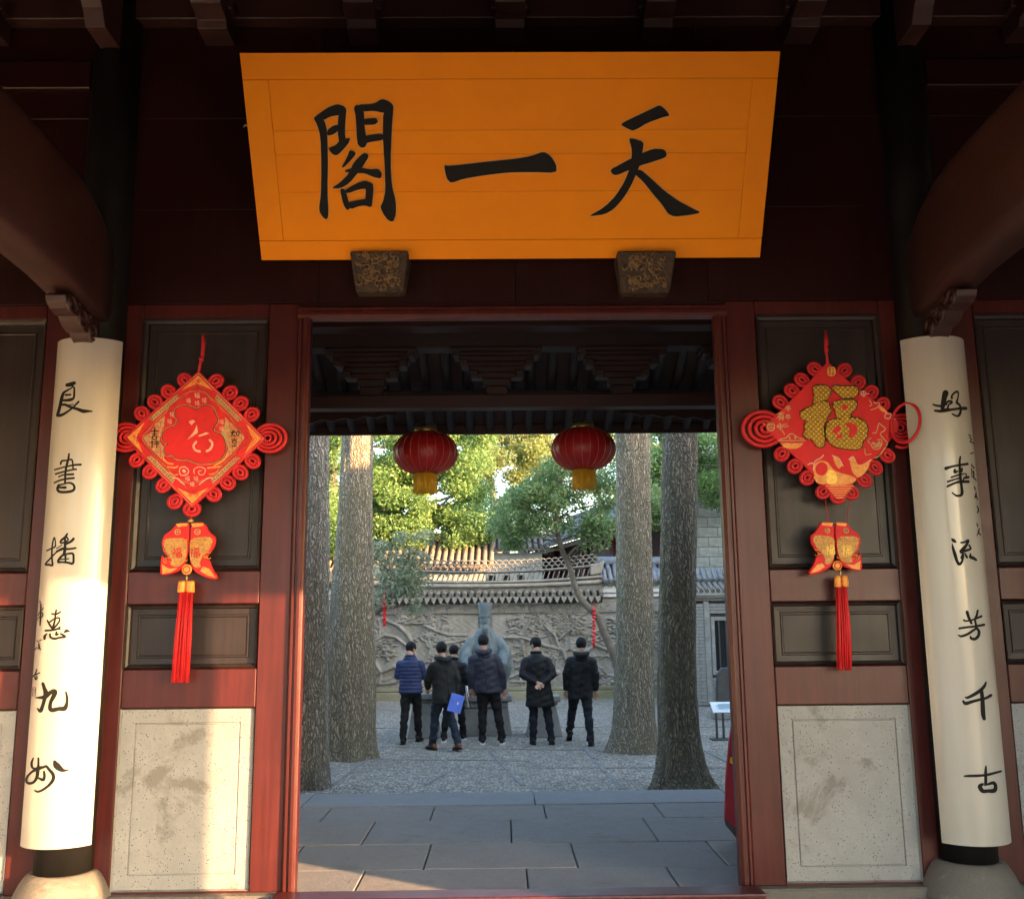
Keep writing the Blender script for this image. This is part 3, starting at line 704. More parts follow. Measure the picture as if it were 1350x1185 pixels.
RCH = [(1220, 500, [[(450,310,140),(420,420,120),(400,540,110),(380,640,90)],[(175,565,40),(260,590,50),(380,600,60)],[(215,700,50),(330,710,70),(450,690,90),(560,680,60),(700,660,55),(800,650,70),(900,650,80)],[(460,570,40),(500,500,50),(560,490,55),(590,520,50),(520,570,40),(500,640,50)],[(590,420,55),(590,370,45),(640,310,45),(710,275,50),(740,330,30),(720,440,35),(700,520,55),(760,570,50),(790,680,50),(760,790,60),(700,820,50),(600,775,35)]]),
 (1230, 595, [[(610,120,40),(595,250,50),(605,450,55),(620,650,60),(640,800,60),(650,920,70),(620,980,60),(520,985,45),(430,920,30)],[(290,380,80),(400,345,50),(560,310,50),(770,280,60)],[(490,410,50),(490,460,70),(560,440,30)],[(650,380,40),(640,450,50)],[(410,580,40),(560,530,40),(730,495,25),(740,560,30)],[(330,675,45),(500,620,40),(620,590,40)],[(690,600,40),(790,575,60)],[(325,780,50),(480,710,50),(600,680,60),(790,675,65)],[(720,570,30),(660,660,30)]]),
 (1240, 695, [[(260,270,50),(300,300,80),(345,330,30)],[(262,360,10),(275,450,50),(320,600,75),(370,760,65),(420,820,70),(480,760,50),(500,640,60)],[(460,340,40),(540,330,50),(620,290,55),(580,390,60),(500,490,80),(450,550,70),(560,520,60),(670,480,50),(640,400,40)],[(545,590,40),(590,670,50)],[(670,590,30),(670,660,70),(740,690,70),(795,730,50)],[(500,590,50),(470,680,60)]]),
 (1250, 790, [[(425,280,70),(460,400,65),(520,530,55)],[(660,250,50),(640,350,50),(600,440,45),(620,560,50),(620,640,40)],[(350,460,40),(400,480,40),(560,450,40),(740,375,55)],[(250,645,50),(420,620,50),(600,600,50),(800,565,60)],[(640,640,50),(560,690,55),(440,770,60),(300,820,55),(230,795,30)],[(650,650,60),(690,720,65),(670,820,70),(600,880,70),(520,870,60),(500,830,45)]]),
 (1255, 885, [[(760,240,40),(720,330,70),(620,430,80),(480,520,75),(350,580,60),(290,570,20)],[(250,660,50),(310,710,80),(450,670,70),(640,620,60),(760,590,60),(870,530,70)],[(660,430,80),(680,600,90),(690,800,100),(700,960,100),(720,1050,80)]]),
 (1260, 995, [[(190,470,35),(300,465,60),(500,460,60),(700,440,60),(900,390,55),(1010,360,50)],[(675,245,30),(670,350,60),(670,500,70),(670,640,70)],[(600,650,60),(540,700,100),(600,800,90),(720,800,80),(860,790,100),(890,690,80),(840,620,80),(720,650,50),(650,670,40)]])]
# small side inscriptions: strokes given in photo pixels
SHR = -4.0; SHL = 8.0
RIN = [[[(1281,573,1.4),(1284,575,1.6)],[(1282,577,1.5),(1285,579,1.5),(1283,582,1.6),(1287,584,1.6)]], [[(1283.5,598,1.6),(1287.5,596.5,1.4)]],
       [[(1284.5,612,1.5),(1285,614,1.2)],[(1286,614,1.6),(1288,617,1.6)],[(1284.7,617,1),(1285.5,629,1)],[(1287,621,2),(1288,626,1.8),(1287.5,629,1.8),(1291,633,1.6)]],
       [[(1288.5,642,1.8),(1290,646,1.4)],[(1291,649,1.5),(1289.5,656,2)],[(1291,652,1.6),(1292.5,658,1.6)]], [[(1292,667,1.2),(1294,672,2),(1292.5,676,1.5)]],
       [[(1292,690,1.5),(1293,694,1.4)],[(1295,697,1.6),(1294,702,2),(1297,705,1.5)],[(1293,703,1.2),(1292,706,1.2)]]]
LIN = [[[(45.8,796,1.8),(45.5,810,2.4),(44.8,824,1.8)],[(44.5,792.5,1.3),(45,794,1.3)],[(49,801,1.2),(47.5,804,1.2)],[(42,811,1.4),(44,807,1.2),(48,808,1.4),(47.5,813,1.2),(43,813.5,1.4)],[(42,815,1),(41.5,817,1)]],
       [[(40,844,1.2),(43,846,1.2)],[(44,844,1.2),(47.3,843,1.2)],[(43,848,1.6),(43.5,852,2),(42,855,1.4)],[(38.5,856,1.5),(40,853,1.2)],[(44,853,1.2),(45,856,1.6)]],
       [[(40.5,882,1.5),(38.5,888,2),(35,892,1.6)],[(38,889.5,1.5),(44.5,886.5,1.6)],[(38,892,1.8),(39,895.5,2.2),(41,893,1.2),(40,890.5,1)]]]
SEAL = [[[(35.2,906,1),(39,906,1),(38.8,911.5,1),(35,911.5,1),(35.2,906,1)],[(36,909,1),(38.3,909,1)]], [[(34.9,913,1),(38.7,913,1),(38.5,917,1),(34.7,917,1),(34.9,913,1)]]]
def couplet(s, chars, insc, label, zlo, zhi, seal=None):
    cx, cy, R = s * 2.69, -.02, .245
    root = empty('couplet_board', (cx, cy, zlo), label, 'couplet board')
    m = MB(); n = 18; h = math.asin(.206 / R); sec = []
    for k in range(n + 1):
        a = -math.pi / 2 - h + 2 * h * k / n; sec.append((cx + math.cos(a) * R, cy + math.sin(a) * R))
    for k in range(n, -1, -1):
        a = -math.pi / 2 - h + 2 * h * k / n; sec.append((cx + math.cos(a) * (R - .028), cy + math.sin(a) * (R - .028)))
    nz = 14; rr = [[(x, y, zlo + (zhi - zlo) * i / nz) for x, y in sec] for i in range(nz + 1)]
    m.rings(rr, True, sm=True); o = build(m, 'board', 'white', root)
    for p in o.data.polygons:
        p.use_smooth = abs(p.normal.z) < .5
    try: o.data.set_sharp_from_angle(angle=.7)
    except Exception: pass
    for (ox, oy, st) in chars:
        m = MB()
        for i, q in enumerate(st):
            brush(m, [(ox + x / STK, oy + y / STK, w / STK) for x, y, w in q], lambda px, py, i=i: PCYL(px, py, cx, cy, R + .0012 + .0004 * i))
        build(m, 'character', 'ink', root)
    for q in insc:
        m = MB()
        for i, st in enumerate(q): brush(m, st, lambda px, py, i=i: PCYL(px, py, cx, cy, R + .0012 + .0004 * i), 3)
        build(m, 'small_character', 'ink', root)
    if seal:
        m = MB()
        for q in seal:
            for i, st in enumerate(q): brush(m, st, lambda px, py, i=i: PCYL(px, py, cx, cy, R + .0012 + .0004 * i), 1)
        build(m, 'seal', 'carve', root)
    build(MB().tube([(cx, cy - .19, zhi - .02), (cx, cy - .185, zhi + .06), (cx, cy - .165, zhi + .09)], .007, 6), 'hook', 'metal', root)
LIN, SEAL = [[[[(x + SHL, y, w) for x, y, w in st] for st in q] for q in L] for L in (LIN, SEAL)]
RIN = [[[(x + SHR, y, w) for x, y, w in st] for st in q] for q in RIN]
couplet(-1, LCH, LIN, 'ivory curved couplet board on the black column left of the doorway', .375, 3.40, SEAL)
couplet(1, RCH, RIN, 'ivory curved couplet board on the black column right of the doorway', .325, 3.375)

# ================================================================== FORTUNE ORNAMENTS BESIDE THE DOORWAY
YK = -.085                      # plane of the ornaments' cloth panels
def onY(y): return lambda px, py: PY(px, py, y)
def plate(pts, y, th):          # outline in photo pixels, front face at y, thickness th
    m = MB(); m.prism([PY(x, q, y) for x, q in pts], (0, th, 0)); return m
def torus(m, c, ra, rb, r, n=18, tilt=0.0, k=6):
    ct, st = math.cos(tilt), math.sin(tilt); pts = []
    for i in range(n):
        a = 2 * math.pi * i / n; x = math.cos(a) * ra; z = math.sin(a) * rb
        pts.append((c[0] + x * ct - z * st, c[1], c[2] + x * st + z * ct))
    m.tube(pts, r, k, True)
MPP = 5.955 / FPX               # metres per photo pixel on the ornament plane
def cordloop(root, px, py, rpx, big=False, ang=0.0, name='cord_loop'):
    c = PY(px, py, YK + .012); m = MB(); R = rpx * MPP
    if not big:
        torus(m, c, R * .82, R * .70, R * .24, 16, ang); torus(m, (c[0], c[1] - .004, c[2]), R * .42, R * .30, R * .20, 12, ang)
    else:
        for f, rr, dx in ((.90, .105, 0), (.66, .10, .05), (.42, .10, .10), (.2, .09, .14)):
            sx = -1 if math.cos(ang) > 0 else 1
            torus(m, (c[0] + sx * R * dx, c[1] - .003 * (1 - f), c[2]), R * f * 1.02, R * f * .9, R * rr, 22, 0)
    return build(m, name, 'redcord', root)
def strokes(root, name, mat, sts, y, parent=None, dy=.0006):
    m = MB()
    for i, st in enumerate(sts): brush(m, st, onY(y - dy * (i + 1)), 3)
    return build(m, name, mat, parent or root)
def tassel(root, capc, tip, w):
    t = empty  # (kept simple: tassel parts hang under one part)
    cx, cy = capc; m = MB(); c = PY(cx, cy, YK + .0); wm = w * MPP
    for s in (-1, 1):
        m.lathe(c + Vector((s * wm * .26, 0, 0)), [(wm * .24, -.036), (wm * .27, -.030), (wm * .26, .022), (wm * .20, .034)], 12)
    cap = build(m, 'tassel', 'orange', root)
    r2 = random.Random(int(cx)); st = MB(); e = PY(tip[0], tip[1], YK)
    for i in range(46):
        a = r2.uniform(0, 6.28); q = math.sqrt(r2.random()) * wm * .44
        top = c + Vector((math.cos(a) * q * .95, math.sin(a) * q * .6, -.03)); L = 1 - r2.random() ** 3 * .12
        bot = top + (e - c) * L + Vector((math.cos(a) * q * .25 + r2.uniform(-.008, .008), 0, 0)); mid = (top + bot) / 2 + Vector((r2.uniform(-.006, .006), -.004, 0))
        st.tube([top, mid, bot], [.0042, .0045, .0035], 5)
    build(st, 'strands', 'redcloth', cap, kind='stuff')
    return cap
def fu_mini(cx, cy, h):         # the small 'fortune' character, as strokes round (cx, cy)
    k = h / 20.0
    S0 = [[(-6,-9),(-5,-7)],[(-9,-5),(-3,-5),(-8,1)],[(-6,-2),(-6,9)],[(-5,0),(-3,2)],[(0,-9),(9,-9)],[(1,-6),(1,-2),(8,-2),(8,-6),(1,-6)],[(0,1),(0,9),(9,9),(9,1),(0,1)],[(4.5,1),(4.5,9)],[(0,5),(9,5)]]
    return [[(cx + x * k, cy + y * k, 1.9 * k) for x, y in s] for s in S0]
def fishcharm(root, cx, cy, sc, mir):
    """pair of padded fish hanging nose up; outlines traced round (295, 285) in a 5.15x view"""
    T = lambda q: [(cx + mir * (x - 295) / 5.15 * sc, cy + (y - 285) / 5.15 * sc) for x, y in q]
    LF = [(225,100),(300,95),(304,150),(298,290),(275,380),(245,420),(180,445),(125,455),(105,440),(115,310),(130,340),(175,345),(130,300),(115,230),(135,180),(180,150)]
    RF = [(315,95),(410,95),(440,160),(485,195),(480,250),(440,310),(395,340),(440,345),(455,395),(500,470),(480,485),(420,470),(340,430),(312,380),(308,290)]
    LG = [(150,200),(290,205),(290,300),(268,375),(215,400),(175,385),(190,350),(150,300),(128,240)]
    RG = [(312,205),(440,190),(470,215),(440,290),(395,325),(375,370),(385,400),(345,405),(315,360),(308,300)]
    body = None
    for k, (f, gq) in enumerate(((LF, LG), (RF, RG))):
        b = build(plate(smoothpoly(T(f)), YK - .012, .026), 'fish_charm' if k == 0 else 'fish', 'redcloth', root if k == 0 else body, .004)
        if body is None: body = b
        build(plate(smoothpoly(T(gq)), YK - .0155, .004), 'fish_scales', 'fishgold', body)
    for q, mt_ in (([(120,380),(170,410),(225,405),(180,435),(125,445)], 'orange'), ([(400,395),(440,410),(485,470),(430,455),(380,425)], 'orange'), ([(215,105),(300,102),(290,118),(230,128)], 'orange'), ([(318,102),(405,102),(400,120),(330,128)], 'orange')):
        build(plate(T(q), YK - .0150, .004), 'fish_fin', mt_, body)
    for ex in (227, 362):
        (ax_, ay_), = T([(ex, 160)]); c = PY(ax_, ay_, YK - .015); m = MB(); torus(m, c, .016 * sc, .016 * sc, .004, 12); m.ellip(c, (.007, .004, .007), 8, 5); build(m, 'fish_eye', 'palegold', body)
    (ax_, ay_), = T([(290, 415)]); c = PY(ax_, ay_, YK - .016); m = MB(); m.ellip(c, (.033 * sc, .006, .033 * sc), 16, 6); mo = build(m, 'medallion', 'orange', body)
    m = MB(); torus(m, c + Vector((0, -.006, 0)), .02 * sc, .02 * sc, .003, 14); build(m, 'medallion_ring', 'redcloth', body)
    for fx in (222, 342):
        (ax_, ay_), = T([(fx, 300)])
        strokes(root, 'fortune_character', 'redcloth' if mir > 0 else 'gold', fu_mini(ax_, ay_, 13 * sc), YK - .0165, body)
    r2 = random.Random(5); m = MB()       # stitched scale arcs
    for i in range(44):
        gx, gy = (r2.uniform(140, 285), r2.uniform(205, 370)) if i % 2 else (r2.uniform(315, 450), r2.uniform(205, 340))
        if abs(gx - 222) < 45 and abs(gy - 300) < 45 or abs(gx - 342) < 45 and abs(gy - 300) < 45: continue
        (ax_, ay_), = T([(gx, gy)]); c = PY(ax_, ay_, YK - .0158)
        m.tube([(c.x + math.cos(a) * .011, c.y - .0, c.z + math.sin(a) * .009) for a in (3.2, 3.9, 4.7, 5.5, 6.2)], .0022, 4)
    build(m, 'scale_stitching', 'orange', body, kind='stuff')
    return body

# ---- left ornament
LB = empty('fortune_ornament', PY(254, 672, YK), 'red diamond fortune ornament with printed gold border and red central character, left of doorway', 'ornament')
q0 = lambda x, y: (140 + x / 4.558, 430 + y / 4.558)
dia = [q0(555, 268), q0(960, 675), q0(515, 1092), q0(97, 668)]
dp = build(plate(dia, YK - .004, .02), 'cloth_panel', 'redcloth', LB, .003)
for (x, y, a) in [(660,330,.7),(745,400,.7),(808,465,.7),(875,530,.7),(880,810,-.7),(805,878,-.7),(730,940,-.7),(645,1008,-.7),(475,325,-.7),(375,395,-.7),(295,455,-.7),(215,525,-.7),(415,1052,.7),(345,955,.7),(265,872,.7),(185,803,.7),(515,1098,0)]:
    cordloop(LB, *q0(x, y), 11.2 if (x, y) != (515, 1098) else 12, ang=a)
cordloop(LB, *q0(985, 672), 23, True, math.pi * 0); cordloop(LB, *q0(118, 668), 23, True, math.pi)
def inset_dia(t): c = np.mean(np.array(dia), axis=0); return [tuple(c + (np.array(p) - c) * t) for p in dia]
def linepath(root, parent, pts, w, mat, y, name='gold_line'):
    m = MB(); pts = [PY(*p, y) for p in pts]; m.tube(pts, w, 4, True); return build(m, name, mat, parent)
linepath(LB, dp, inset_dia(.965), .0028, 'pinkish', YK - .005)
linepath(LB, dp, inset_dia(.80), .0022, 'palegold', YK - .005)
def corner(i, t0, t1):
    A = np.array(inset_dia(.93)[i]); B = np.array(inset_dia(.93)[(i + 1) % 4]); D = np.array(inset_dia(.93)[i - 1])
    return [tuple(A), tuple(A + (B - A) * t0), tuple(A + ((B + D) / 2 - A) * t1), tuple(A + (D - A) * t0)]
for i in range(4):
    co = build(plate(corner(i, .235, .13), YK - .0075, .004), 'corner_motif', 'orange', dp)
    A = np.array(inset_dia(.88)[i]); r2 = random.Random(i); sts = []
    cpt = np.mean(np.array(corner(i, .235, .13)), axis=0)
    for k in range(9):
        a = r2.uniform(0, 6.28); p = cpt + np.array([math.cos(a), math.sin(a)]) * r2.uniform(1, 6); ph = r2.uniform(0, 6)
        sts.append([(p[0] + math.cos(ph + t) * 2, p[1] + math.sin(ph + t) * 2, .8) for t in (0, 1.2, 2.4, 3.6)])
    strokes(LB, 'corner_scrolls', 'redcloth', sts, YK - .0080, dp, .0001)
    D93 = [np.array(p) for p in inset_dia(.93)]; D85 = [np.array(p) for p in inset_dia(.84)]
    a0, a1 = D93[i], D93[(i + 1) % 4]; b0_, b1_ = D85[i], D85[(i + 1) % 4]
    build(plate([tuple(a0 + (a1 - a0) * .30), tuple(a0 + (a1 - a0) * .70), tuple(b0_ + (b1_ - b0_) * .70), tuple(b0_ + (b1_ - b0_) * .30)], YK - .0070, .003), 'border_strip', 'palegold', dp)
    sts = []
    for k in range(13):
        t = .315 + .37 * k / 12; p = (a0 + (a1 - a0) * t) * .5 + (b0_ + (b1_ - b0_) * t) * .5; d = (a1 - a0) / np.linalg.norm(a1 - a0)
        sts.append([(p[0] - 1.2 * d[1], p[1] + 1.2 * d[0], .7), (p[0] + .9 * d[0], p[1] + .9 * d[1], .7), (p[0] + 1.2 * d[1], p[1] - 1.2 * d[0], .7)])
    strokes(LB, 'strip_pattern', 'carve', sts, YK - .0074, dp, .00005)
# scalloped inner medallion with lattice wings
sc_ = [(545,385),(600,400),(630,440),(670,455),(690,500),(735,530),(770,590),(805,630),(835,668),(800,710),(775,760),(735,800),(690,840),(660,880),(620,915),(560,930),(515,950),(460,930),(410,910),(380,870),(345,830),(300,795),(270,750),(235,710),(215,668),(250,630),(280,590),(320,550),(360,520),(385,470),(430,440),(480,400)]
linepath(LB, dp, [q0(*p) for p in smoothpoly(sc_)], .0022, 'palegold', YK - .006)
for q in ([(352,540),(300,580),(265,640),(222,668),(255,720),(300,770),(345,810),(352,740),(320,690),(330,640),(350,600)], [(715,548),(770,600),(800,640),(832,668),(795,715),(760,760),(705,805),(735,740),(720,690),(690,640),(712,600)]):
    build(plate([q0(*p) for p in q], YK - .0068, .003), 'lattice_wing', 'palegold', dp)
    sts = []; xs_ = [p[0] for p in q]; r2 = random.Random(3)
    for k in range(8):
        y = 575 + k * 30; x0, x1 = (270, 335) if q[0][0] < 500 else (725, 790)
        if 610 < y < 730: x0, x1 = (245, 325) if q[0][0] < 500 else (730, 812)
        sts.append([(*q0(x0 + 8, y), .75), (*q0(x1, y), .75)])
        for j in range(3):
            xx = x0 + 14 + (x1 - x0) * (j + (.5 if k % 2 else 0)) / 3; sts.append([(*q0(xx, y), .7), (*q0(xx, y + 30), .7)])
    strokes(LB, 'lattice_lines', 'redcloth', sts, YK - .0070, dp, .00003)
W = lambda pts, w: [(*q0(x, y), w) for x, y in pts]
# black side characters (lucky wishes)
sts = [W([(268,632),(312,628)], 1.3), W([(290,612),(290,655)], 1.3), W([(275,648),(305,646)], 1.2), W([(278,660),(302,660),(300,680),(280,680),(278,660)], 1.2),
       W([(268,700),(282,694)], 1.2), W([(276,690),(276,730)], 1.3), W([(292,695),(318,693)], 1.2), W([(290,708),(318,706)], 1.2), W([(305,690),(304,728)], 1.3),
       W([(752,640),(776,636)], 1.3), W([(764,622),(755,650),(776,660)], 1.2), W([(768,630),(752,660)], 1.2), W([(783,635),(797,633),(796,655),(783,655),(783,635)], 1.2),
       W([(752,682),(786,680)], 1.2), W([(760,690),(780,689),(779,704),(761,704),(760,690)], 1.2), W([(755,716),(765,722),(782,714)], 1.3), W([(769,672),(769,682)], 1.2)]
strokes(LB, 'side_characters', 'ink', sts[:9], YK - .0100, dp, .00003); strokes(LB, 'side_characters', 'ink', sts[9:], YK - .0100, dp, .00003)
FUL = [(415,505),(440,485),(490,480),(530,498),(547,506),(562,490),(600,475),(640,490),(655,530),(670,560),(660,590),(640,610),(645,635),(690,650),(712,690),(715,740),(695,790),(640,820),(560,825),(500,802),(481,795),(463,800),(420,795),(400,770),(360,775),(345,745),(375,700),(340,690),(335,650),(365,615),(420,600),(430,560),(412,535)]
fq = smoothpoly([q0(*p) for p in FUL])
build(plate(outset(fq, 1.9), YK - .0085, .005), 'fortune_character_edge', 'palegold', dp)
build(plate(outset(fq, 1.0), YK - .0098, .005), 'fortune_character_edge', 'carve', dp)
fo = build(plate(fq, YK - .0125, .008), 'fortune_character', 'redcloth', dp)
for q in ([(495,575),(520,562),(537,572),(512,594)], [(545,592),(551,640),(488,682),(528,632)], [(550,657),(600,638),(622,644),(560,664)]):
    build(plate([q0(*p) for p in q], YK - .0135, .003), 'cut_out', 'pinkish', dp)
strokes(LB, 'cut_out', 'pinkish', [W([(540,695),(524,720),(538,745),(562,752)], 3), W([(622,684),(638,705),(626,738),(605,750)], 3)], YK - .0128, dp)
for (x, y, h) in ((545,415,7),(494,447,6),(588,445,6),(545,462,6),(395,530,6),(380,572,6),(692,575,6),(692,615,6),(487,915,6),(538,915,6),(515,948,6)):
    strokes(LB, 'small_character', 'pinkish', fu_mini(*q0(x, y), h), YK - .0080, dp, .00003)
# two carp and clouds below the character
strokes(LB, 'carp_print', 'pinkish', [W([(445,850),(470,845),(495,865),(485,890),(450,895),(440,870),(445,850)], 1.4), W([(465,868),(470,872)], 4), W([(530,885),(528,860),(560,845),(595,860),(585,890),(560,890),(555,872),(572,868)], 1.2), W([(400,910),(430,915),(450,935),(470,950)], 1.6), W([(560,950),(585,930),(610,912),(640,912)], 1.6)], YK - .0080, dp, .00003)
strokes(LB, 'flame_print', 'orange', [W([(345,800),(370,822),(400,828)], 2.2), W([(370,845),(410,850),(430,842)], 2), W([(610,852),(650,848),(690,842)], 2), W([(650,838),(690,815),(715,795)], 2.2), W([(380,880),(410,895),(430,890)], 1.4), W([(620,890),(650,885),(670,870)], 1.4)], YK - .0080, dp, .00003)
# hanging cord, link and pendant
build(MB().tube([PY(267, 441, YK), PY(268.5, 452, YK - .004), PY(267, 468, YK), PY(264, 480, YK), PY(262, 490, YK)], [.006, .013, .012, .009, .008], 8), 'hanging_loop', 'redcord', LB)
build(MB().tube([PY(264.5, 471, YK - .012), PY(266, 476, YK - .012)], .014, 8), 'cord_knot', 'redcord', LB)
build(MB().ellip(PY(251.5, 686.5, YK), (.02, .014, .011), 10, 6), 'gold_bead', 'brass', LB)
build(MB().tube([PY(253, 672, YK), PY(251.5, 692, YK)], .003, 5), 'cord', 'redcord', LB)
fishcharm(LB, 247.3, 725.3, 1.0, 1)
build(MB().tube([PY(246.5, 757, YK), PY(246, 768, YK)], .005, 6), 'cord', 'brass', LB)
tassel(LB, (245.5, 773), (236.5, 893), 21)

# ---- right ornament
RB = empty('fortune_ornament', PY(1104, 660, YK), 'red knotted fortune ornament with puffy gold character and carp, right of doorway', 'ornament')
q1 = lambda x, y: (970 + x / 4.936, 430 + y / 4.936)
dia2 = [(600,232),(640,268),(700,330),(800,405),(900,480),(1010,570),(1075,640),(1010,740),(930,830),(840,930),(760,1030),(700,1110),(665,1135),(630,1110),(590,1050),(500,960),(400,860),(300,770),(175,655),(280,560),(390,450),(480,360),(560,270)]
dp = build(plate(smoothpoly([q1(*p) for p in dia2]), YK - .004, .02), 'cloth_panel', 'redcloth', RB, .003)
for (x, y, a) in [(290,495,-.7),(365,420,-.7),(430,350,-.7),(515,280,-.7),(705,288,.7),(795,365,.7),(880,430,.7),(955,510,.7),(300,830,.7),(385,910,.7),(465,985,.7),(570,1075,.7),(985,840,-.7),(905,920,-.7),(835,1000,-.7),(750,1080,-.7),(665,1108,0)]:
    cordloop(RB, *q1(x, y), 11.2, ang=a)
cordloop(RB, *q1(175, 668), 29, True, math.pi)
cordloop(RB, *q1(1085, 660), 22, True, 0)
m = MB(); pts = []
for i in range(26):       # the loose outer loop that laps over the couplet board
    a = 2 * math.pi * i / 26; pxx, pyy = q1(1105 + math.cos(a) * 92 + math.sin(a) * 22, 630 - math.sin(a) * 128 + math.cos(a) * 10)
    pts.append(PY(pxx, pyy, YK - .08 - .075 * math.cos(a)))
m.tube(pts, .0105, 6, True); build(m, 'cord_loop', 'redcord', RB)
m = MB(); pts = [PY(*q1(1040, 780), YK), PY(*q1(1090, 790), YK - .01), PY(*q1(1140, 770), YK - .02), PY(*q1(1155, 720), YK - .03)]; m.tube([Vector(p) for p in catmull([tuple(p) for p in pts], 4)], .0105, 6); build(m, 'cord_loop', 'redcord', RB)
FR = [[(500,400),(530,382),(590,385),(620,410),(615,450),(590,480),(530,495),(510,505),(505,480),(515,450)],
 [(505,500),(590,485),(610,500),(612,535),(630,545),(600,590),(575,640),(575,680),(582,730),(575,785),(540,788),(515,765),(500,735),(460,730),(440,705),(455,675),(445,640),(470,615),(430,600),(418,565),(445,540),(500,520)],
 [(628,395),(650,383),(700,392),(780,388),(800,410),(795,450),(760,465),(690,465),(670,445),(645,425)],
 [(640,490),(700,478),(770,478),(792,500),(785,535),(755,560),(745,595),(700,605),(655,592),(650,550),(635,520)],
 [(590,640),(620,603),(700,603),(780,592),(840,615),(862,660),(855,720),(830,745),(820,790),(780,805),(700,795),(650,785),(610,760),(585,710)]]
FH = [[(690,545),(695,520),(720,510),(735,520),(725,540)],[(630,690),(640,660),(670,645),(690,665),(665,690),(650,705)],[(650,725),(665,705),(690,700),(695,720),(670,735)],[(705,640),(740,625),(780,640),(795,670),(780,710),(740,730),(735,700),(745,665)]]
first = None
for i, pl in enumerate(FR):
    q = smoothpoly([q1(*p) for p in pl])
    build(plate(outset(q, 1.2), YK - .0075, .004), 'fortune_character_edge', 'carve', dp)
    build(plate(q, YK - .019 - .0003 * i, .016), 'fortune_character', 'quilt', dp, .005, 2)
for pl in FH: build(plate(smoothpoly([q1(*p) for p in pl]), YK - .0212, .004), 'cut_out', 'redcloth', dp)
W = lambda pts, w: [(*q1(x, y), w) for x, y in pts]
Y1 = YK - .0046
def pr(name, mat, sts): strokes(RB, name, mat, sts, Y1 - .0006, dp, .00004)['kind'] = 'stuff'      # fine print
def pl_(name, mat, pts, d=.0012): build(plate([q1(*p) for p in pts], Y1 - d, .003), name, mat, dp)
pl_('carp_print', 'orange', smoothpoly([(505,930),(520,885),(560,872),(600,885),(640,940),(700,960),(760,975),(790,1000),(740,1030),(640,1035),(560,1020),(515,980)]))
pl_('carp_print', 'redcloth', smoothpoly([(515,930),(530,895),(560,882),(592,895),(600,940),(570,975),(530,965)]), .0018)
pl_('carp_scales', 'gold', smoothpoly([(605,930),(650,950),(665,1000),(640,1028),(590,1020),(590,970)]), .0018)
pl_('carp_scales', 'orange', smoothpoly([(675,965),(740,985),(775,1002),(735,1022),(670,1022)]), .0018)
pl_('carp_tail', 'orange', smoothpoly([(740,870),(765,850),(800,912),(878,872),(855,940),(800,990),(760,955)]))
pl_('carp_fin', 'orange', smoothpoly([(630,845),(665,860),(695,905),(670,930),(645,890)])); pl_('carp_fin', 'orange', smoothpoly([(500,970),(560,1000),(585,1030),(530,1025)]), .002)
pr('carp_outline', 'pinkish', [W([(738,868),(765,850),(800,910),(880,870)], 1.6), W([(505,935),(515,880),(550,860),(570,840)], 1.4), W([(470,900),(500,890),(512,910)], 1.4), W([(628,842),(670,860),(698,910)], 1.2), W([(545,925),(560,920),(565,940),(550,945),(545,925)], 1.6)])
for k in range(6):
    y = 1040 + k * 15; hw = 88 - k * 13; pr('basket_stripe', 'orange', [W([(678 - hw, y), (678 + hw, y)], 1.3)])
pr('carp_outline', 'palegold', [W([(930,630),(915,690),(890,695)], 1.4), W([(930,630),(975,670),(940,700),(970,740),(985,770),(930,845),(905,855)], 1.4), W([(880,730),(860,745),(880,770),(900,800),(940,790),(950,740),(920,740)], 1.3), W([(840,800),(845,835),(880,832)], 1.1), W([(890,760),(920,770),(935,755)], 3), W([(900,785),(930,780),(950,765)], 2)])
pr('flower_print', 'pinkish', [W([(815,430),(830,422),(845,432),(840,450),(822,452),(815,430)], 1.2), W([(830,425),(834,460)], 1), W([(812,442),(862,440)], 1), W([(870,480),(885,510),(870,520)], 1), W([(900,500),(935,500),(920,530),(880,545)], 1.2), W([(930,520),(965,540),(980,565)], 1.6), W([(975,570),(1010,570),(1000,600),(970,595),(975,570)], 1.2), W([(1000,600),(1040,605)], 1)])
pl_('flower_print', 'orange', smoothpoly([(915,515),(950,520),(980,560),(950,555)]))
pl_('bowl_print', 'orange', [(292,760),(440,760),(420,785),(390,797),(340,797),(310,785)])
pr('bowl_print', 'palegold', [W([(275,745),(452,745)], 1.4), W([(290,735),(330,725),(345,708),(370,700),(400,722),(440,735)], 1.4), W([(350,722),(352,732)], 2), W([(385,718),(388,730)], 2)])
# 'abundance every year' in small gold characters
nian = lambda x, y: [[(x-8,y-10),(x-14,y-2)],[(x-9,y-9),(x+12,y-11)],[(x-8,y-1),(x+10,y-3)],[(x-16,y+8),(x+18,y+5)],[(x+2,y-10),(x+2,y+20)],[(x-8,y-1),(x-8,y+7)]]
sts = [W(s_, 1.1) for s_ in nian(340, 532) + nian(340, 588)]
sts += [W(s_, 1.3) for s_ in ([(268,572),(315,564)], [(300,558),(270,598)], [(285,585),(285,612)], [(285,580),(308,578),(306,612)], [(286,592),(306,590)], [(286,602),(306,600)], [(285,632),(268,655)], [(285,632),(300,645)], [(272,655),(312,648)], [(280,664),(306,660)], [(290,640),(290,676)], [(310,640),(335,636)], [(318,655),(340,650)], [(300,675),(318,705)])]
pr('small_characters', 'palegold', sts)
pr('seal_print', 'gold', [W([(602,272),(642,272),(642,316),(602,316),(602,272)], 1.6), W([(622,272),(622,316)], 1.2), W([(602,292),(642,292)], 1.2), W([(626,282),(638,282)], 1), W([(626,304),(638,304)], 1), W([(606,304),(618,304)], 1)])
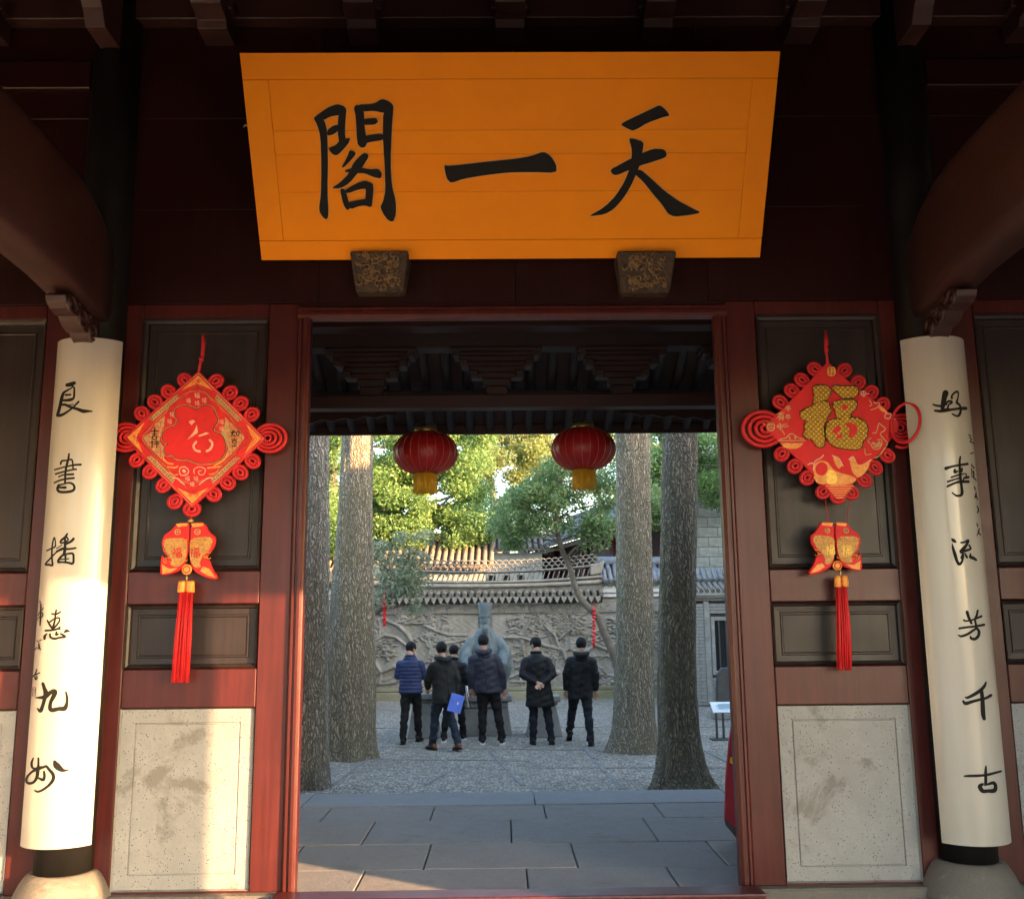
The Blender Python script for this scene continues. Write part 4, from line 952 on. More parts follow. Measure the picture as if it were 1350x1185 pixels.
pr('coin_print', 'palegold', [W([(225,625),(250,640),(245,675),(215,675),(205,650),(225,625)], 1.5), W([(212,645),(240,640)], 1.5), W([(215,660),(242,660)], 1.5), W([(190,640),(180,630)], 1)])
build(MB().tube([PY(1088.5, 436, YK), PY(1089.5, 450, YK - .004), PY(1089, 462, YK), PY(1090.5, 472, YK), PY(1091, 480, YK)], [.006, .014, .012, .009, .010], 8), 'hanging_loop', 'redcord', RB)
build(MB().tube([PY(1089, 458, YK - .01), PY(1090, 463, YK - .01)], .014, 8), 'cord_knot', 'redcord', RB)
for (a, b) in (((1088, 658), (1093, 692)), ((1119, 656), (1117, 692))): build(MB().tube([PY(*a, YK), PY(*b, YK)], .0022, 5), 'cord', 'redcord', RB)
fishcharm(RB, 1103, 722, .93, -1)
build(MB().tube([PY(1108, 748, YK), PY(1108.5, 762, YK)], .003, 6), 'cord', 'brass', RB)
tassel(RB, (1109, 766), (1113.5, 877), 17.5)

# ================================================================== RED LANTERNS IN THE PASSAGE
def lantern(px, py, wpx, label):
    Y = 2.92; c = PY(px, py, Y); k = (Y - CAM[1]) / FPX; R = wpx / 2 * k; H = 28 * k
    root = empty('red_lantern', (c.x, Y, c.z - H), label, 'lantern', 'lanterns hung in the passage')
    m = MB(); n = 48; rr = []
    for i in range(17):
        a = -1.30 + 2.60 * i / 16; zz_ = math.sin(a) / math.sin(1.30) * H; r = R * math.cos(a) ** .80
        rr.append([(c.x + math.cos(2 * math.pi * j / n) * r * (1.0 if j % 2 else .965), Y + math.sin(2 * math.pi * j / n) * r * (1.0 if j % 2 else .965), c.z + zz_) for j in range(n)])
    m.rings(rr); body = build(m, 'silk_body', 'lantern', root)
    for j in range(0, 48, 2):
        m = MB(); t = 2 * math.pi * (j + 1) / n; pts = []
        for i in range(17):
            a = -1.30 + 2.60 * i / 16; r = R * math.cos(a) ** .80 + .001; pts.append((c.x + math.cos(t) * r, Y + math.sin(t) * r, c.z + math.sin(a) / math.sin(1.30) * H))
        m.tube(pts, .0028, 5); build(m, 'rib', 'lrib', body)
    rt_ = R * math.cos(1.30) ** .8
    build(MB().lathe((c.x, Y, c.z + H - .008), [(rt_ * 1.02, 0), (rt_ * 1.05, .01), (rt_ * 1.0, .05), (rt_ * .9, .052)], 24), 'top_collar', 'brass', root)
    build(MB().lathe((c.x, Y, c.z - H - .03), [(rt_ * .95, 0), (rt_ * 1.0, .012), (rt_ * .98, .04)], 24), 'bottom_collar', 'brass', root)
    m = MB(); r2 = random.Random(int(px))
    for j in range(54):
        t = 2 * math.pi * j / 54; r = rt_ * 1.0; x, y = c.x + math.cos(t) * r, Y + math.sin(t) * r; l = .165 + r2.uniform(-.012, .012)
        m.tube([(x, y, c.z - H - .01), (x + r2.uniform(-.004, .004), y, c.z - H - .02 - l * .5), (x + math.cos(t) * .006, y + math.sin(t) * .006, c.z - H - .02 - l)], [.0085, .008, .006], 5)
    build(m, 'fringe', 'fringe', root, kind='stuff')
    m = MB()
    for s in (-1, 1): m.tube([(c.x + s * rt_ * .9, Y, c.z + H + .03), (c.x + s * rt_ * .9, Y, c.z + H + .075), (c.x, Y, c.z + H + .085)], .005, 5)
    m.tube([(c.x, Y, c.z + H + .08), (c.x, Y, EB_Z + (EB_Y - Y) * rs)], .0035, 5); build(m, 'hanging_cord', 'metal', root)
lantern(561, 597, 86, 'red silk lantern with yellow fringe, the left one of two in the passage')
lantern(769, 592, 86, 'red silk lantern with yellow fringe, the right one of two in the passage')

# ================================================================== RED BOARD LEANING BEHIND THE RIGHT JAMB
bY = 1.42
pts = [(972, 928), (966, 950), (961, 985), (957, 1030), (955.5, 1085), (957, 1091), (973, 1112), (1040, 1112), (1040, 928)]
wb = empty('standing_board', PZ(990, 1112, 0), 'crimson standing board with a yellow stripe peeping out behind the right door jamb', 'board')
p3 = [PY(x, y, bY) for x, y in pts]; zmin = min(p.z for p in p3)
p3 = [Vector((p.x, p.y, p.z - zmin + .002)) for p in p3]
m = MB(); m.prism(p3, (0, .03, 0)); bo = build(m, 'panel', 'signred', wb, .004)
pz = lambda x, y, d=0: Vector((PY(x, y, bY).x, bY - d, PY(x, y, bY).z - zmin + .002))
build(MB().prism([pz(962.5, 1001, .001), pz(985, 1013, .001), pz(985, 1022, .001), pz(962, 1010, .001)], (0, -.003, 0)), 'yellow_stripe', 'fringe', bo)
build(MB().prism([pz(962, 999.5, .0008), pz(985, 1011, .0008), pz(985, 1024, .0008), pz(961.6, 1011.5, .0008)], (0, -.0015, 0)), 'dark_stripe', 'black', bo)
build(MB().prism([pz(955.2, 1083, .001), pz(975, 1101, .001), pz(975, 1112.5, .001), pz(956.5, 1092, .001)], (0, -.004, 0)), 'worn_edge', 'grout', bo)
build(MB().box(p3[6].x + .1, p3[6].x + .16, bY + .031, bY + .40, 0.002, .03), 'foot', 'metal', wb)

# ================================================================== COURTYARD: SCREEN WALL WITH CARVED RELIEF
GZ = -.35
WY = 18.5
def wz(py): return PY(640, py, WY).z
def wx(px): return PY(px, 850, WY).x
SCX = wx(640); XL, XR = wx(487), wx(793)
Z_REL0, Z_REL1 = wz(905), wz(808.5)
SW = empty('screen_wall', (SCX, WY, GZ), 'long grey stone screen wall carved with trees in relief behind the statue', 'wall')
# relief surface as a height field
rx0, rx1 = wx(392), wx(905); nx, nz = 520, 120
X = np.linspace(rx0, rx1, nx); Z = np.linspace(Z_REL0, Z_REL1, nz); XX, ZZ = np.meshgrid(X, Z, indexing='ij')
hgt = np.zeros_like(XX)
def carve_line(p0, p1, w, h):
    global hgt
    (ax_, az_), (bx_, bz_) = p0, p1; dx, dz = bx_ - ax_, bz_ - az_; L2 = dx * dx + dz * dz + 1e-9
    i0 = max(np.searchsorted(X, min(ax_, bx_) - w) - 1, 0); i1 = np.searchsorted(X, max(ax_, bx_) + w) + 1
    j0 = max(np.searchsorted(Z, min(az_, bz_) - w) - 1, 0); j1 = np.searchsorted(Z, max(az_, bz_) + w) + 1
    a = XX[i0:i1, j0:j1]; b = ZZ[i0:i1, j0:j1]
    t = np.clip(((a - ax_) * dx + (b - az_) * dz) / L2, 0, 1)
    d = np.hypot(a - ax_ - t * dx, b - az_ - t * dz) / w
    v = h * np.sqrt(np.clip(1 - d * d, 0, 1))
    hgt[i0:i1, j0:j1] = np.maximum(hgt[i0:i1, j0:j1], v)
r3 = random.Random(11)
def branch(p, a, L, w, depth):
    pts = [p]; x, z = p; n = 5
    for i in range(n):
        a += r3.uniform(-.45, .45); x += math.cos(a) * L / n; z += math.sin(a) * L / n; pts.append((x, z))
    for i in range(n): carve_line(pts[i], pts[i + 1], w * (1 - .1 * i), .035 + w * .9)
    if depth > 0:
        for k in range(r3.choice([2, 3])):
            q = pts[r3.randint(2, n)]; branch(q, a + r3.choice([-1, 1]) * r3.uniform(.4, 1.1), L * r3.uniform(.55, .8), w * .66, depth - 1)
    else:
        for k in range(5):
            q = pts[r3.randint(1, n)]; b = r3.uniform(0, 6.28); l = r3.uniform(.06, .13); carve_line(q, (q[0] + math.cos(b) * l, q[1] + math.sin(b) * l), .024, .055)
PXW = lambda px, py: (lambda v: (v.x, v.z))(PY(px, py, WY))
for pl, w in (([(507,817),(525,824),(536,835),(545,850),(548,868)], .05), ([(486,850),(507,837),(522,840),(539,853)], .035), ([(560,824),(576,832),(592,837),(613,837)], .04), ([(587,848),(600,846),(615,843)], .035),
              ([(664,840),(688,840),(720,851),(741,856),(747,872)], .045), ([(720,827),(731,837),(736,851)], .035), ([(700,812),(694,825),(690,838)], .03), ([(760,815),(752,830),(738,842)], .03),
              ([(432,880),(420,868),(425,855),(418,845)], .035), ([(437,884),(428,870),(434,850)], .03), ([(488,868),(496,876),(503,886),(520,878),(530,886)], .05), ([(503,886),(500,900)], .03), ([(524,882),(526,898)], .03),
              ([(770,860),(785,850),(800,856),(815,846)], .045), ([(680,880),(700,872),(730,880)], .03), ([(672,893),(690,885)], .03), ([(870,850),(860,835),(880,820)], .04), ([(840,870),(850,850),(838,832)], .035)):
    q = [PXW(*p) for p in pl]
    for a, b in zip(q, q[1:]): carve_line(a, b, w, .10)
for _ in range(26):
    p = (r3.uniform(rx0 + .3, rx1 - .3), r3.uniform(Z_REL0 + .15, Z_REL0 + 1.15)); branch(p, r3.uniform(.3, 2.8), r3.uniform(.45, .85), r3.uniform(.025, .045), 2)
for (x0, y0, x1, y1, n) in ((668, 812, 700, 840, 150), (720, 808, 768, 836, 200), (520, 808, 570, 822, 150), (570, 838, 612, 850, 120), (486, 842, 520, 866, 100), (775, 815, 830, 850, 120), (410, 845, 440, 890, 60), (840, 815, 900, 850, 150)):
    for k in range(n):
        a = PXW(r3.uniform(x0, x1), r3.uniform(y0, y1)); t = r3.uniform(-.5, .5); l = r3.uniform(.05, .12); carve_line(a, (a[0] + math.cos(t) * l, a[1] + math.sin(t) * l), .02, r3.uniform(.05, .09))
for k in range(60):       # rocks and waves along the foot
    a = (r3.uniform(rx0, rx1), Z_REL0 + r3.uniform(.0, .35)); carve_line(a, (a[0] + r3.uniform(.1, .5), a[1] + r3.uniform(-.06, .06)), r3.uniform(.03, .08), r3.uniform(.03, .07))
hgt += .006 * np.sin(XX * 31 + np.sin(ZZ * 17) * 2) * np.sin(ZZ * 27 + XX * 5)
m = MB(); m.v = [(X[i], WY - float(hgt[i, j]), Z[j]) for i in range(nx) for j in range(nz)]
m.f = [(i * nz + j, (i + 1) * nz + j, (i + 1) * nz + j + 1, i * nz + j + 1) for i in range(nx - 1) for j in range(nz - 1)]; m.sm = [True] * len(m.f)
build(m, 'relief_panel', 'relief', SW)
def sb(name, mat, x0, x1, y0, y1, z0, z1, bevel=.01, parent=None): return build(MB().box(x0, x1, y0, y1, z0, z1), name, mat, parent or SW, bevel)
sb('wall_core', 'wallstone', rx0, rx1, WY + .01, WY + .5, GZ - .1, wz(796))
sb('plinth', 'mossstone', rx0, rx1, WY - .16, WY + .009, GZ - .02, wz(911), .02)
sb('plinth_ledge', 'mossstone', rx0, rx1, WY - .11, WY + .0085, wz(910.8), Z_REL0 - .004, .02)
sb('string_course', 'wallstone', rx0, rx1, WY - .07, WY + .0095, Z_REL1 + .003, Z_REL1 + .035)
# frieze slabs with low carving
fx = [rx0] + [wx(p) for p in (440, 487, 524, 567, 612, 658, 698, 752, 793, 850)] + [rx1]
for a, b in zip(fx, fx[1:]):
    f0 = sb('frieze_slab', 'relief', a + .006, b - .006, WY - .03, WY + .009, Z_REL1 + .037, wz(796.2), .008)
    m = MB()
    for k in range(int((b - a) * 30)):
        cx, cz = r3.uniform(a + .04, b - .04), r3.uniform(Z_REL1 + .07, wz(796.2) - .04); ph = r3.uniform(0, 6); r = r3.uniform(.02, .045)
        m.tube([(cx + math.cos(ph + t) * r, WY - .032, cz + math.sin(ph + t) * r) for t in (0, .9, 1.8, 2.7, 3.6)], .012, 4)
    build(m, 'frieze_carving', 'relief', f0, kind='stuff')
# roof of the middle part: drip tiles, barrel ends, mouldings, lattice, openwork ridge
n_t = 34; step = (XR - XL) / n_t
sag = lambda x: .16 * (((x - SCX) / (XR - SCX)) ** 2) * (1 if abs(x - SCX) < (XR - SCX) * 1.02 else 1)
zd = wz(795.5); m = MB(); m.prism([(-step * .47, 0, .10), (step * .47, 0, .10), (step * .30, 0, .02), (0, 0, -.075), (-step * .30, 0, .02)], (0, .03, 0))
t0 = build(m, 'drip_tile', 'wallstone', SW, .004, local=True); t0.location = (XL + step * .5 - SCX, -.30, zd + .06 - GZ)
m = MB(); m.tube([(0, 0, 0), (0, .42, .16)], step * .36, 10); b0_ = build(m, 'barrel_tile', 'tile', SW, local=True); b0_.location = (XL + step - SCX, -.31, zd + .20 - GZ)
for i in range(1, n_t): share(t0, SW, (XL + step * (i + .5) - SCX, -.30 + rng.uniform(-.012, .012), zd + .06 - GZ), (0, rng.uniform(-.06, .06), 0))
for i in range(1, n_t): share(b0_, SW, (XL + step * i + step - SCX if i < n_t - 1 else XR - SCX, -.31 + rng.uniform(-.02, .02), zd + .20 - GZ + rng.uniform(-.008, .008)), (0, 0, rng.uniform(-.05, .05)))
sb('eave_slab', 'grout', XL, XR, WY - .13, WY + .5, zd + .005, zd + .13)
def sagband(name, mat, z0, z1, y0, y1, amt=1.0, rnd=False):
    m = MB(); n = 24; rr = []
    for i in range(n + 1):
        x = XL - .04 + (XR - XL + .08) * i / n; d = sag(x) * amt; zc, hh, yc, hy = (z0 + z1) / 2 + d, (z1 - z0) / 2, (y0 + y1) / 2, (y1 - y0) / 2
        if rnd: rr.append([(x, yc + math.cos(k * math.pi / 5) * hy, zc + math.sin(k * math.pi / 5) * hh) for k in range(10)])
        else: rr.append([(x, y0, zc - hh), (x, y1, zc - hh), (x, y1, zc + hh), (x, y0, zc + hh)])
    m.rings(rr, True, False, rnd); return build(m, name, mat, SW)
sb('roof_core', 'tile', XL + .02, XR - .02, WY + .02, WY + .46, zd + .131, zd + .46)
sagband('roof_bed', 'tile', zd + .25, zd + .40, WY - .12, WY + .5, .3)
sagband('ridge_moulding', 'wallstone', zd + .37, zd + .50, WY - .22, WY + .1, .5, True)
sagband('ridge_moulding', 'wallstone', zd + .49, zd + .575, WY - .17, WY + .1, .7, True)
for i in range(46):     # slanting tiles of the lattice band
    x = XL + .05 + (XR - XL - .1) * i / 45; d = sag(x) * .8
    m = MB(); m.hexa([(x - .03, WY - .1, zd + .57 + d), (x + .005, WY - .1, zd + .57 + d), (x + .005, WY + .05, zd + .57 + d), (x - .03, WY + .05, zd + .57 + d), (x + .03, WY - .1, zd + .755 + d), (x + .065, WY - .1, zd + .755 + d), (x + .065, WY + .05, zd + .755 + d), (x + .03, WY + .05, zd + .755 + d)])
    build(m, 'lattice_tile', 'wallstone' if abs(i - 20) < 9 else 'tile', SW, .004)  # middle tiles paler, standing in for light through the openwork
sagband('ridge_cap', 'tile', zd + .75, zd + .82, WY - .15, WY + .12, 1.0, True)
hm_ = MB(); hm_.tube([(math.cos(a) * .085, 0, math.sin(a) * .075) for a in np.linspace(-.35, math.pi + .35, 9)], .021, 5)
h0 = None; k = 0
for row in range(3):
    for i in range(36):
        x = XL + .1 + (XR - XL - .2) * (i + .5 * (row % 2)) / 35.5; z = zd + .835 + sag(x) + row * .085
        if h0 is None: h0 = build(hm_, 'ridge_scroll_tile', 'tile', SW, local=True); o = h0
        else: o = share(h0, SW)
        o.location = (x - SCX, -.02 + rng.uniform(-.01, .01), z - GZ); o.rotation_euler = (0, rng.uniform(-.12, .12), 0)
for x, s in ((XL, -1), (XR, 1)):   # upturned ridge ends
    m = MB(); m.prism([(x - s * .25, WY - .14, zd + .56 + .12), (x + s * .03, WY - .14, zd + .58 + .15), (x + s * .12, WY - .14, zd + 1.06), (x - s * .05, WY - .14, zd + .98), (x - s * .25, WY - .14, zd + .97)], (0, .24, 0)); build(m, 'ridge_end', 'wallstone', SW, .02)
# lower wings of the wall with pale bands and tiled coping
for (a, b, s) in ((rx0, XL - .05, -1), (XR + .05, rx1 + 1.2, 1)):
    wgs = sb('wing_wall', 'wallstone', a, b, WY + .02, WY + .48, wz(796) + .001, wz(789), .01)
    sb('pale_band', 'plaster', a, b, WY - .06, WY + .45, wz(788.8), wz(783.5), .015); sb('pale_band', 'plaster', a, b, WY - .11, WY + .45, wz(783), wz(778), .015)
    sb('coping_bed', 'plaster', a, b, WY - .04, WY + .4, wz(777.8), wz(769), .01)
    nn = int((b - a) / .19); hm2 = MB(); hm2.tube([(math.cos(t) * .07, 0, math.sin(t) * .06) for t in np.linspace(0, math.pi, 7)], .016, 5)
    c0 = build(hm2, 'coping_scallop', 'tile', SW, local=True)
    for i in range(nn):
        o = c0 if i == 0 else share(c0, SW)
        o.location = (a + .1 + i * .19 - SCX, -.055, wz(775.5) - GZ)
    m = MB()
    for i in range(int((b - a) / .14)): m.tube([(a + .07 + i * .14, WY - .26, wz(768)), (a + .07 + i * .14, WY + .05, wz(759)), (a + .07 + i * .14, WY + .14, wz(752))], .052, 7)
    build(m, 'coping_tiles', 'tileblue' if s > 0 else 'tilewarm', SW, kind='stuff')
    sb('coping_slab', 'tile', a, b, WY - .2, WY + .4, wz(768.6), wz(764), .01)

# ================================================================== SIDE WALL WITH WINDOW, RIGHT OF THE COURTYARD
BY = 16.0
bxz = lambda px, py: PY(px, py, BY)
x0, x1 = bxz(913, 850).x, 8.4; zt_ = bxz(930, 792).z
BW = empty('brick_side_wall', (x0, BY, GZ), 'grey brick side wall with a dark window at the right end of the courtyard', 'wall')
build(MB().box(x0, x1, BY + .02, BY + .4, GZ - .05, zt_), 'wall_core', 'grout', BW)
wx0, wx1, wz0, wz1 = bxz(943, 850).x, bxz(975, 850).x, bxz(945, 884).z, bxz(945, 818).z
build(MB().box(wx0 - .09, wx0 - .005, BY - .05, BY + .03, wz0 - .09, wz1 + .09), 'window_frame', 'brick', BW, .01); build(MB().box(wx0 - .004, wx1, BY - .05, BY + .03, wz1 + .002, wz1 + .09), 'window_frame', 'brick', BW, .01)
build(MB().box(wx0 - .004, wx1, BY - .07, BY + .03, wz0 - .09, wz0 - .002), 'window_sill', 'plaster', BW, .01)
build(MB().box(wx0 - .003, wx1, BY - .002, BY + .018, wz0, wz1), 'window_pane', 'hole', BW)
for i in range(4): build(MB().box(wx0 + .08 + i * .16, wx0 + .11 + i * .16, BY - .03, BY - .005, wz0, wz1), 'window_bar', 'metal', BW)
bh, bl = .075, .30; r0i = 0; z = GZ + .02; brick0 = None
while z + bh < zt_ - .05:
    x = x0 + (.0 if r0i % 2 else -bl / 2)
    while x < min(x1, x0 + 2.0):
        a, b = max(x, x0) + .004, x + bl - .004
        if b > wx0 - .1 and a < wx1 and z + bh > wz0 - .1 and z < wz1 + .1: b = wx0 - .095
        if b - a > .03:
            if brick0 is None: brick0 = build(MB().box(-.5, .5, -.5, .5, -.5, .5), 'brick', 'brick', BW, local=True); o = brick0
            else: o = share(brick0, BW, name='brick')
            o.location = ((a + b) / 2 - x0, rng.uniform(0, .012), z + bh / 2 - GZ); o.scale = (b - a, .07, bh - .008)
        x += bl
    z += bh; r0i += 1
for (za, zb_, pr_, mt_) in ((zt_, zt_ + .06, .06, 'wallstone'), (zt_ + .062, zt_ + .12, .12, 'wallstone'), (zt_ + .122, zt_ + .2, .16, 'plaster')):
    build(MB().box(x0 - .1, x1, BY - pr_, BY + .42, za, zb_), 'cornice', mt_, BW, .012)
m = MB()
for i in range(34): m.tube([(x0 - .05 + i * .13, BY - .24, zt_ + .22), (x0 - .05 + i * .13, BY + .2, zt_ + .40)], .05, 7)
build(m, 'coping_tiles', 'tile', BW, kind='stuff')
build(MB().box(x0 + .28, x0 + .40, BY - .06, BY + .03, GZ + .05, zt_ - .01), 'pilaster', 'brick', BW, .01)

# ================================================================== BUILDINGS BEYOND THE WALL
def tiled_roof(root, A, B, up, depth, rise, pitch, mat, name='roof', r=.07):
    """sheet of barrel tiles: eave from A to B, climbing by rise over depth along 'up'"""
    A, B, up = Vector(A), Vector(B), Vector(up).normalized(); L = (B - A).length; d = (B - A).normalized(); n = int(L / pitch)
    m = MB(); C = up * depth + Vector((0, 0, rise)); m.hexa([A, B, B + C, A + C, A + Vector((0, 0, .06)), B + Vector((0, 0, .06)), B + C + Vector((0, 0, .06)), A + C + Vector((0, 0, .06))])
    rf_ = build(m, name, 'roofdark', root); m = MB()
    for i in range(n + 1):
        p = A + d * (i * L / n); m.tube([p + Vector((0, 0, .09)) - up * .05, p + C * .5 + Vector((0, 0, .075)), p + C + Vector((0, 0, .09))], r, 7)
    ob = build(m, 'roof_tiles', mat, rf_, kind='stuff')
    m = MB()
    for i in range(n):
        p = A + d * ((i + .5) * L / n); m.prism([p + d * -pitch * .3 - up * .04 + Vector((0, 0, .07)), p + d * pitch * .3 - up * .04 + Vector((0, 0, .07)), p - up * .05 + Vector((0, 0, -.06))], up * .02)
    build(m, 'drip_tiles', mat, rf_, kind='stuff')
    m = MB(); m.tube([A + C + Vector((0, 0, .16)) - d * .1, B + C + Vector((0, 0, .16)) + d * .1], .13, 8); build(m, 'ridge', mat, rf_)
    return rf_
bh_ = PY(640, 748, 22.5); BHL, BHR = PY(380, 748, 22.5), PY(648, 748, 22.5)
BH = empty('back_hall', (-4, 24, GZ), 'low hall with tiled roof tinted a sunlit brown showing above the left half of the screen wall', 'building')
tiled_roof(BH, (BHL.x, 22.3, BHL.z - .1), (BHR.x, 22.3, BHL.z - .1), (0, 1, 0), 1.9, .95, .2, 'tilewarm')
build(MB().box(BHL.x + .3, BHR.x - .2, 22.7, 25.5, GZ - .05, BHL.z + .1), 'wall', 'brick', BH)
for i in range(6): build(MB().box(BHL.x + .8 + i * .8, BHL.x + 1.3 + i * .8, 22.67, 22.72, 1.0, 2.6), 'window', 'hole', BH)
# pavilion with sweeping grey roof at the right
PA, PB = PY(688, 731, 29.0), PY(840, 688, 22.5)
PV = empty('pavilion', ((PA.x + PB.x) / 2 + 1.6, 26.6, GZ), 'red pavilion with sweeping blue grey tiled roof beyond the right half of the wall', 'building')
upd = Vector((PB.y - PA.y, -(PB.x - PA.x), 0)); upd = -upd if upd.x < 0 else upd; upd.normalize()
tiled_roof(PV, PA, PB, upd, 2.2, 1.25, .19, 'tileblue')
A2, B2 = PA + upd * .5, PB + upd * .5
m = MB(); dd = (B2 - A2).normalized(); dn = Vector((0, 0, 1))
m.hexa([Vector((*A2.xy, GZ)), Vector((*B2.xy, GZ)), Vector((*(B2 + upd * 3).xy, GZ)), Vector((*(A2 + upd * 3).xy, GZ)), A2, B2, B2 + upd * 3, A2 + upd * 3]); build(m, 'wall', 'beam', PV)
m = MB(); m.hexa([PA + Vector((0, 0, -.16)) + upd * .08, PB + Vector((0, 0, -.16)) + upd * .08, PB + Vector((0, 0, -.16)) + upd * .14, PA + Vector((0, 0, -.16)) + upd * .14, PA + upd * .08, PB + upd * .08, PB + upd * .14, PA + upd * .14]); build(m, 'eave_board', 'red', PV)
for i in range(5):
    p = A2 + (B2 - A2) * (i / 4) - upd * .12; build(MB().lathe((p.x, p.y, 0), [(.11, GZ), (.11, p.z - .05)], 12), 'column', 'red', PV)
# small tiled roof end just right of the screen wall
SA, SB_ = PY(797, 770, 19.6), PY(905, 770, 19.6)
SR = empty('tiled_shed', (SA.x + 1, 20.2, GZ), 'low shed with blue grey tiled roof right behind the screen wall', 'building')
tiled_roof(SR, SA, SB_, (0, 1, 0), .9, .50, .17, 'tileblue', r=.06)
build(MB().box(SA.x + .1, SB_.x, 19.8, 20.5, GZ - .05, SA.z + .08), 'wall', 'plaster', SR)
# small pale house between the hall and the pavilion
ha_, hb_ = PY(634, 735, 27.0), PY(700, 735, 27.0)
WH = empty('pale_house', ((ha_.x + hb_.x) / 2, 27.6, GZ), 'small pale house just seen above the middle of the screen wall', 'building')
build(MB().box(ha_.x, hb_.x + .4, 27.3, 30, GZ - .05, PY(660, 728, 27).z), 'wall', 'plaster', WH)
tiled_roof(WH, (ha_.x - .2, 27.0, PY(660, 727, 27).z), (hb_.x + .6, 27.0, PY(660, 727, 27).z), (0, 1, 0), 1.2, .45, .2, 'tile')
for i in range(3): build(MB().box(ha_.x + .25 + i * .5, ha_.x + .5 + i * .5, 27.27, 27.32, 2.2, 3.1), 'window', 'hole', WH)
# tall pale brick gable far right
TG_Y = 23.0; gx0 = PY(868, 700, TG_Y).x; gz1 = PY(930, 612, TG_Y).z
TG = empty('brick_gable_house', (gx0 + 2, TG_Y, GZ), 'tall house with pale washed brick gable behind the right trees', 'building')
build(MB().prism([(gx0, TG_Y, GZ - .05), (gx0 + 5, TG_Y, GZ - .05), (gx0 + 5, TG_Y, gz1 - .6), (gx0 + 2.5, TG_Y, gz1 + .5), (gx0, TG_Y, gz1 - .6)], (0, 4, 0)), 'gable_wall', 'brick', TG)
ch = .30; z = PY(930, 800, TG_Y).z; i = 0; blk = None
while z < gz1 - .7:
    x = gx0 + (0 if i % 2 else -.3)
    while x < gx0 + 3.0:
        a, b = max(x, gx0), x + .6
        if b - a > .1:
            if blk is None: blk = build(MB().box(-.5, .5, -.5, .5, -.5, .5), 'brick', 'brick2', TG, local=True); o = blk
            else: o = share(blk, TG, name='brick')
            o.location = ((a + b) / 2 - gx0 - 2, -.02 + rng.uniform(-.01, .01), z + ch / 2 - GZ); o.scale = (b - a - .02, .06, ch - .02)
        x += .6
    z += ch; i += 1
tiled_roof(TG, (gx0 - .25, TG_Y - .2, gz1 - .55), (gx0 - .25, TG_Y + 4.2, gz1 - .55), (1, 0, 0), 2.75, 1.15, .2, 'tile')
tiled_roof(TG, (gx0 + 5.25, TG_Y - .2, gz1 - .55), (gx0 + 5.25, TG_Y + 4.2, gz1 - .55), (-1, 0, 0), 2.75, 1.15, .2, 'tile')
# plastered wall closing the courtyard on the left
LW = empty('plastered_side_wall', (rx0 - .3, 11, GZ), 'weathered white wall with tiled coping along the left side of the courtyard', 'wall')
build(MB().box(rx0 - .55, rx0 - .02, 3.9, WY + .5, GZ - .05, 2.3), 'wall', 'plaster', LW, .01)
build(MB().box(rx0 - .60, rx0 + .02, 3.9, WY + .5, GZ - .04, GZ + .35), 'plinth', 'wallstone', LW, .015)
m = MB()
for i in range(94): m.tube([(rx0 - .75, 4.0 + i * .158, 2.36), (rx0 - .29, 4.0 + i * .158, 2.58), (rx0 + .18, 4.0 + i * .158, 2.36)], .055, 6)
build(m, 'coping_tiles', 'tile', LW, kind='stuff')
build(MB().box(rx0 - .70, rx0 + .13, 3.9, WY + .5, 2.301, 2.36), 'coping_slab', 'tile', LW, .01)
# unseen halls added on the right, sized to keep sun off the courtyard
for (nm, y0, y1, h, lab) in (('shade_hall', -1.5, 9.2, 6.9, 'unseen long white plastered hall added on the right to shade the courtyard'), ('shade_wing', 9.6, 16.6, 5.3, 'unseen lower white plastered wing added on the right to shade the screen wall'), ('rear_shade_hall', 17.0, 27, 9.0, 'unseen tall white plastered hall added behind the right corner to shade gable and trees')):
    E_ = empty(nm, (11, (y0 + y1) / 2, GZ), lab, 'building')
    build(MB().box(8.6, 13.4, y0, y1, GZ - .05, h - 1.6), 'wall', 'plaster', E_)
    for sgn, xe in ((1, 8.1), (-1, 13.9)): tiled_roof(E_, (xe, y0 - .2, h - 1.7), (xe, y1 + .2, h - 1.7), (sgn, 0, 0), 2.9, 1.7, .22, 'tile')
    m = MB()
    for yy in (y0, y1 - .2): m.prism([(8.6, yy, h - 1.601), (13.4, yy, h - 1.601), (11, yy, h - .15)], (0, .2, 0))
    build(m, 'gable', 'plaster', E_)

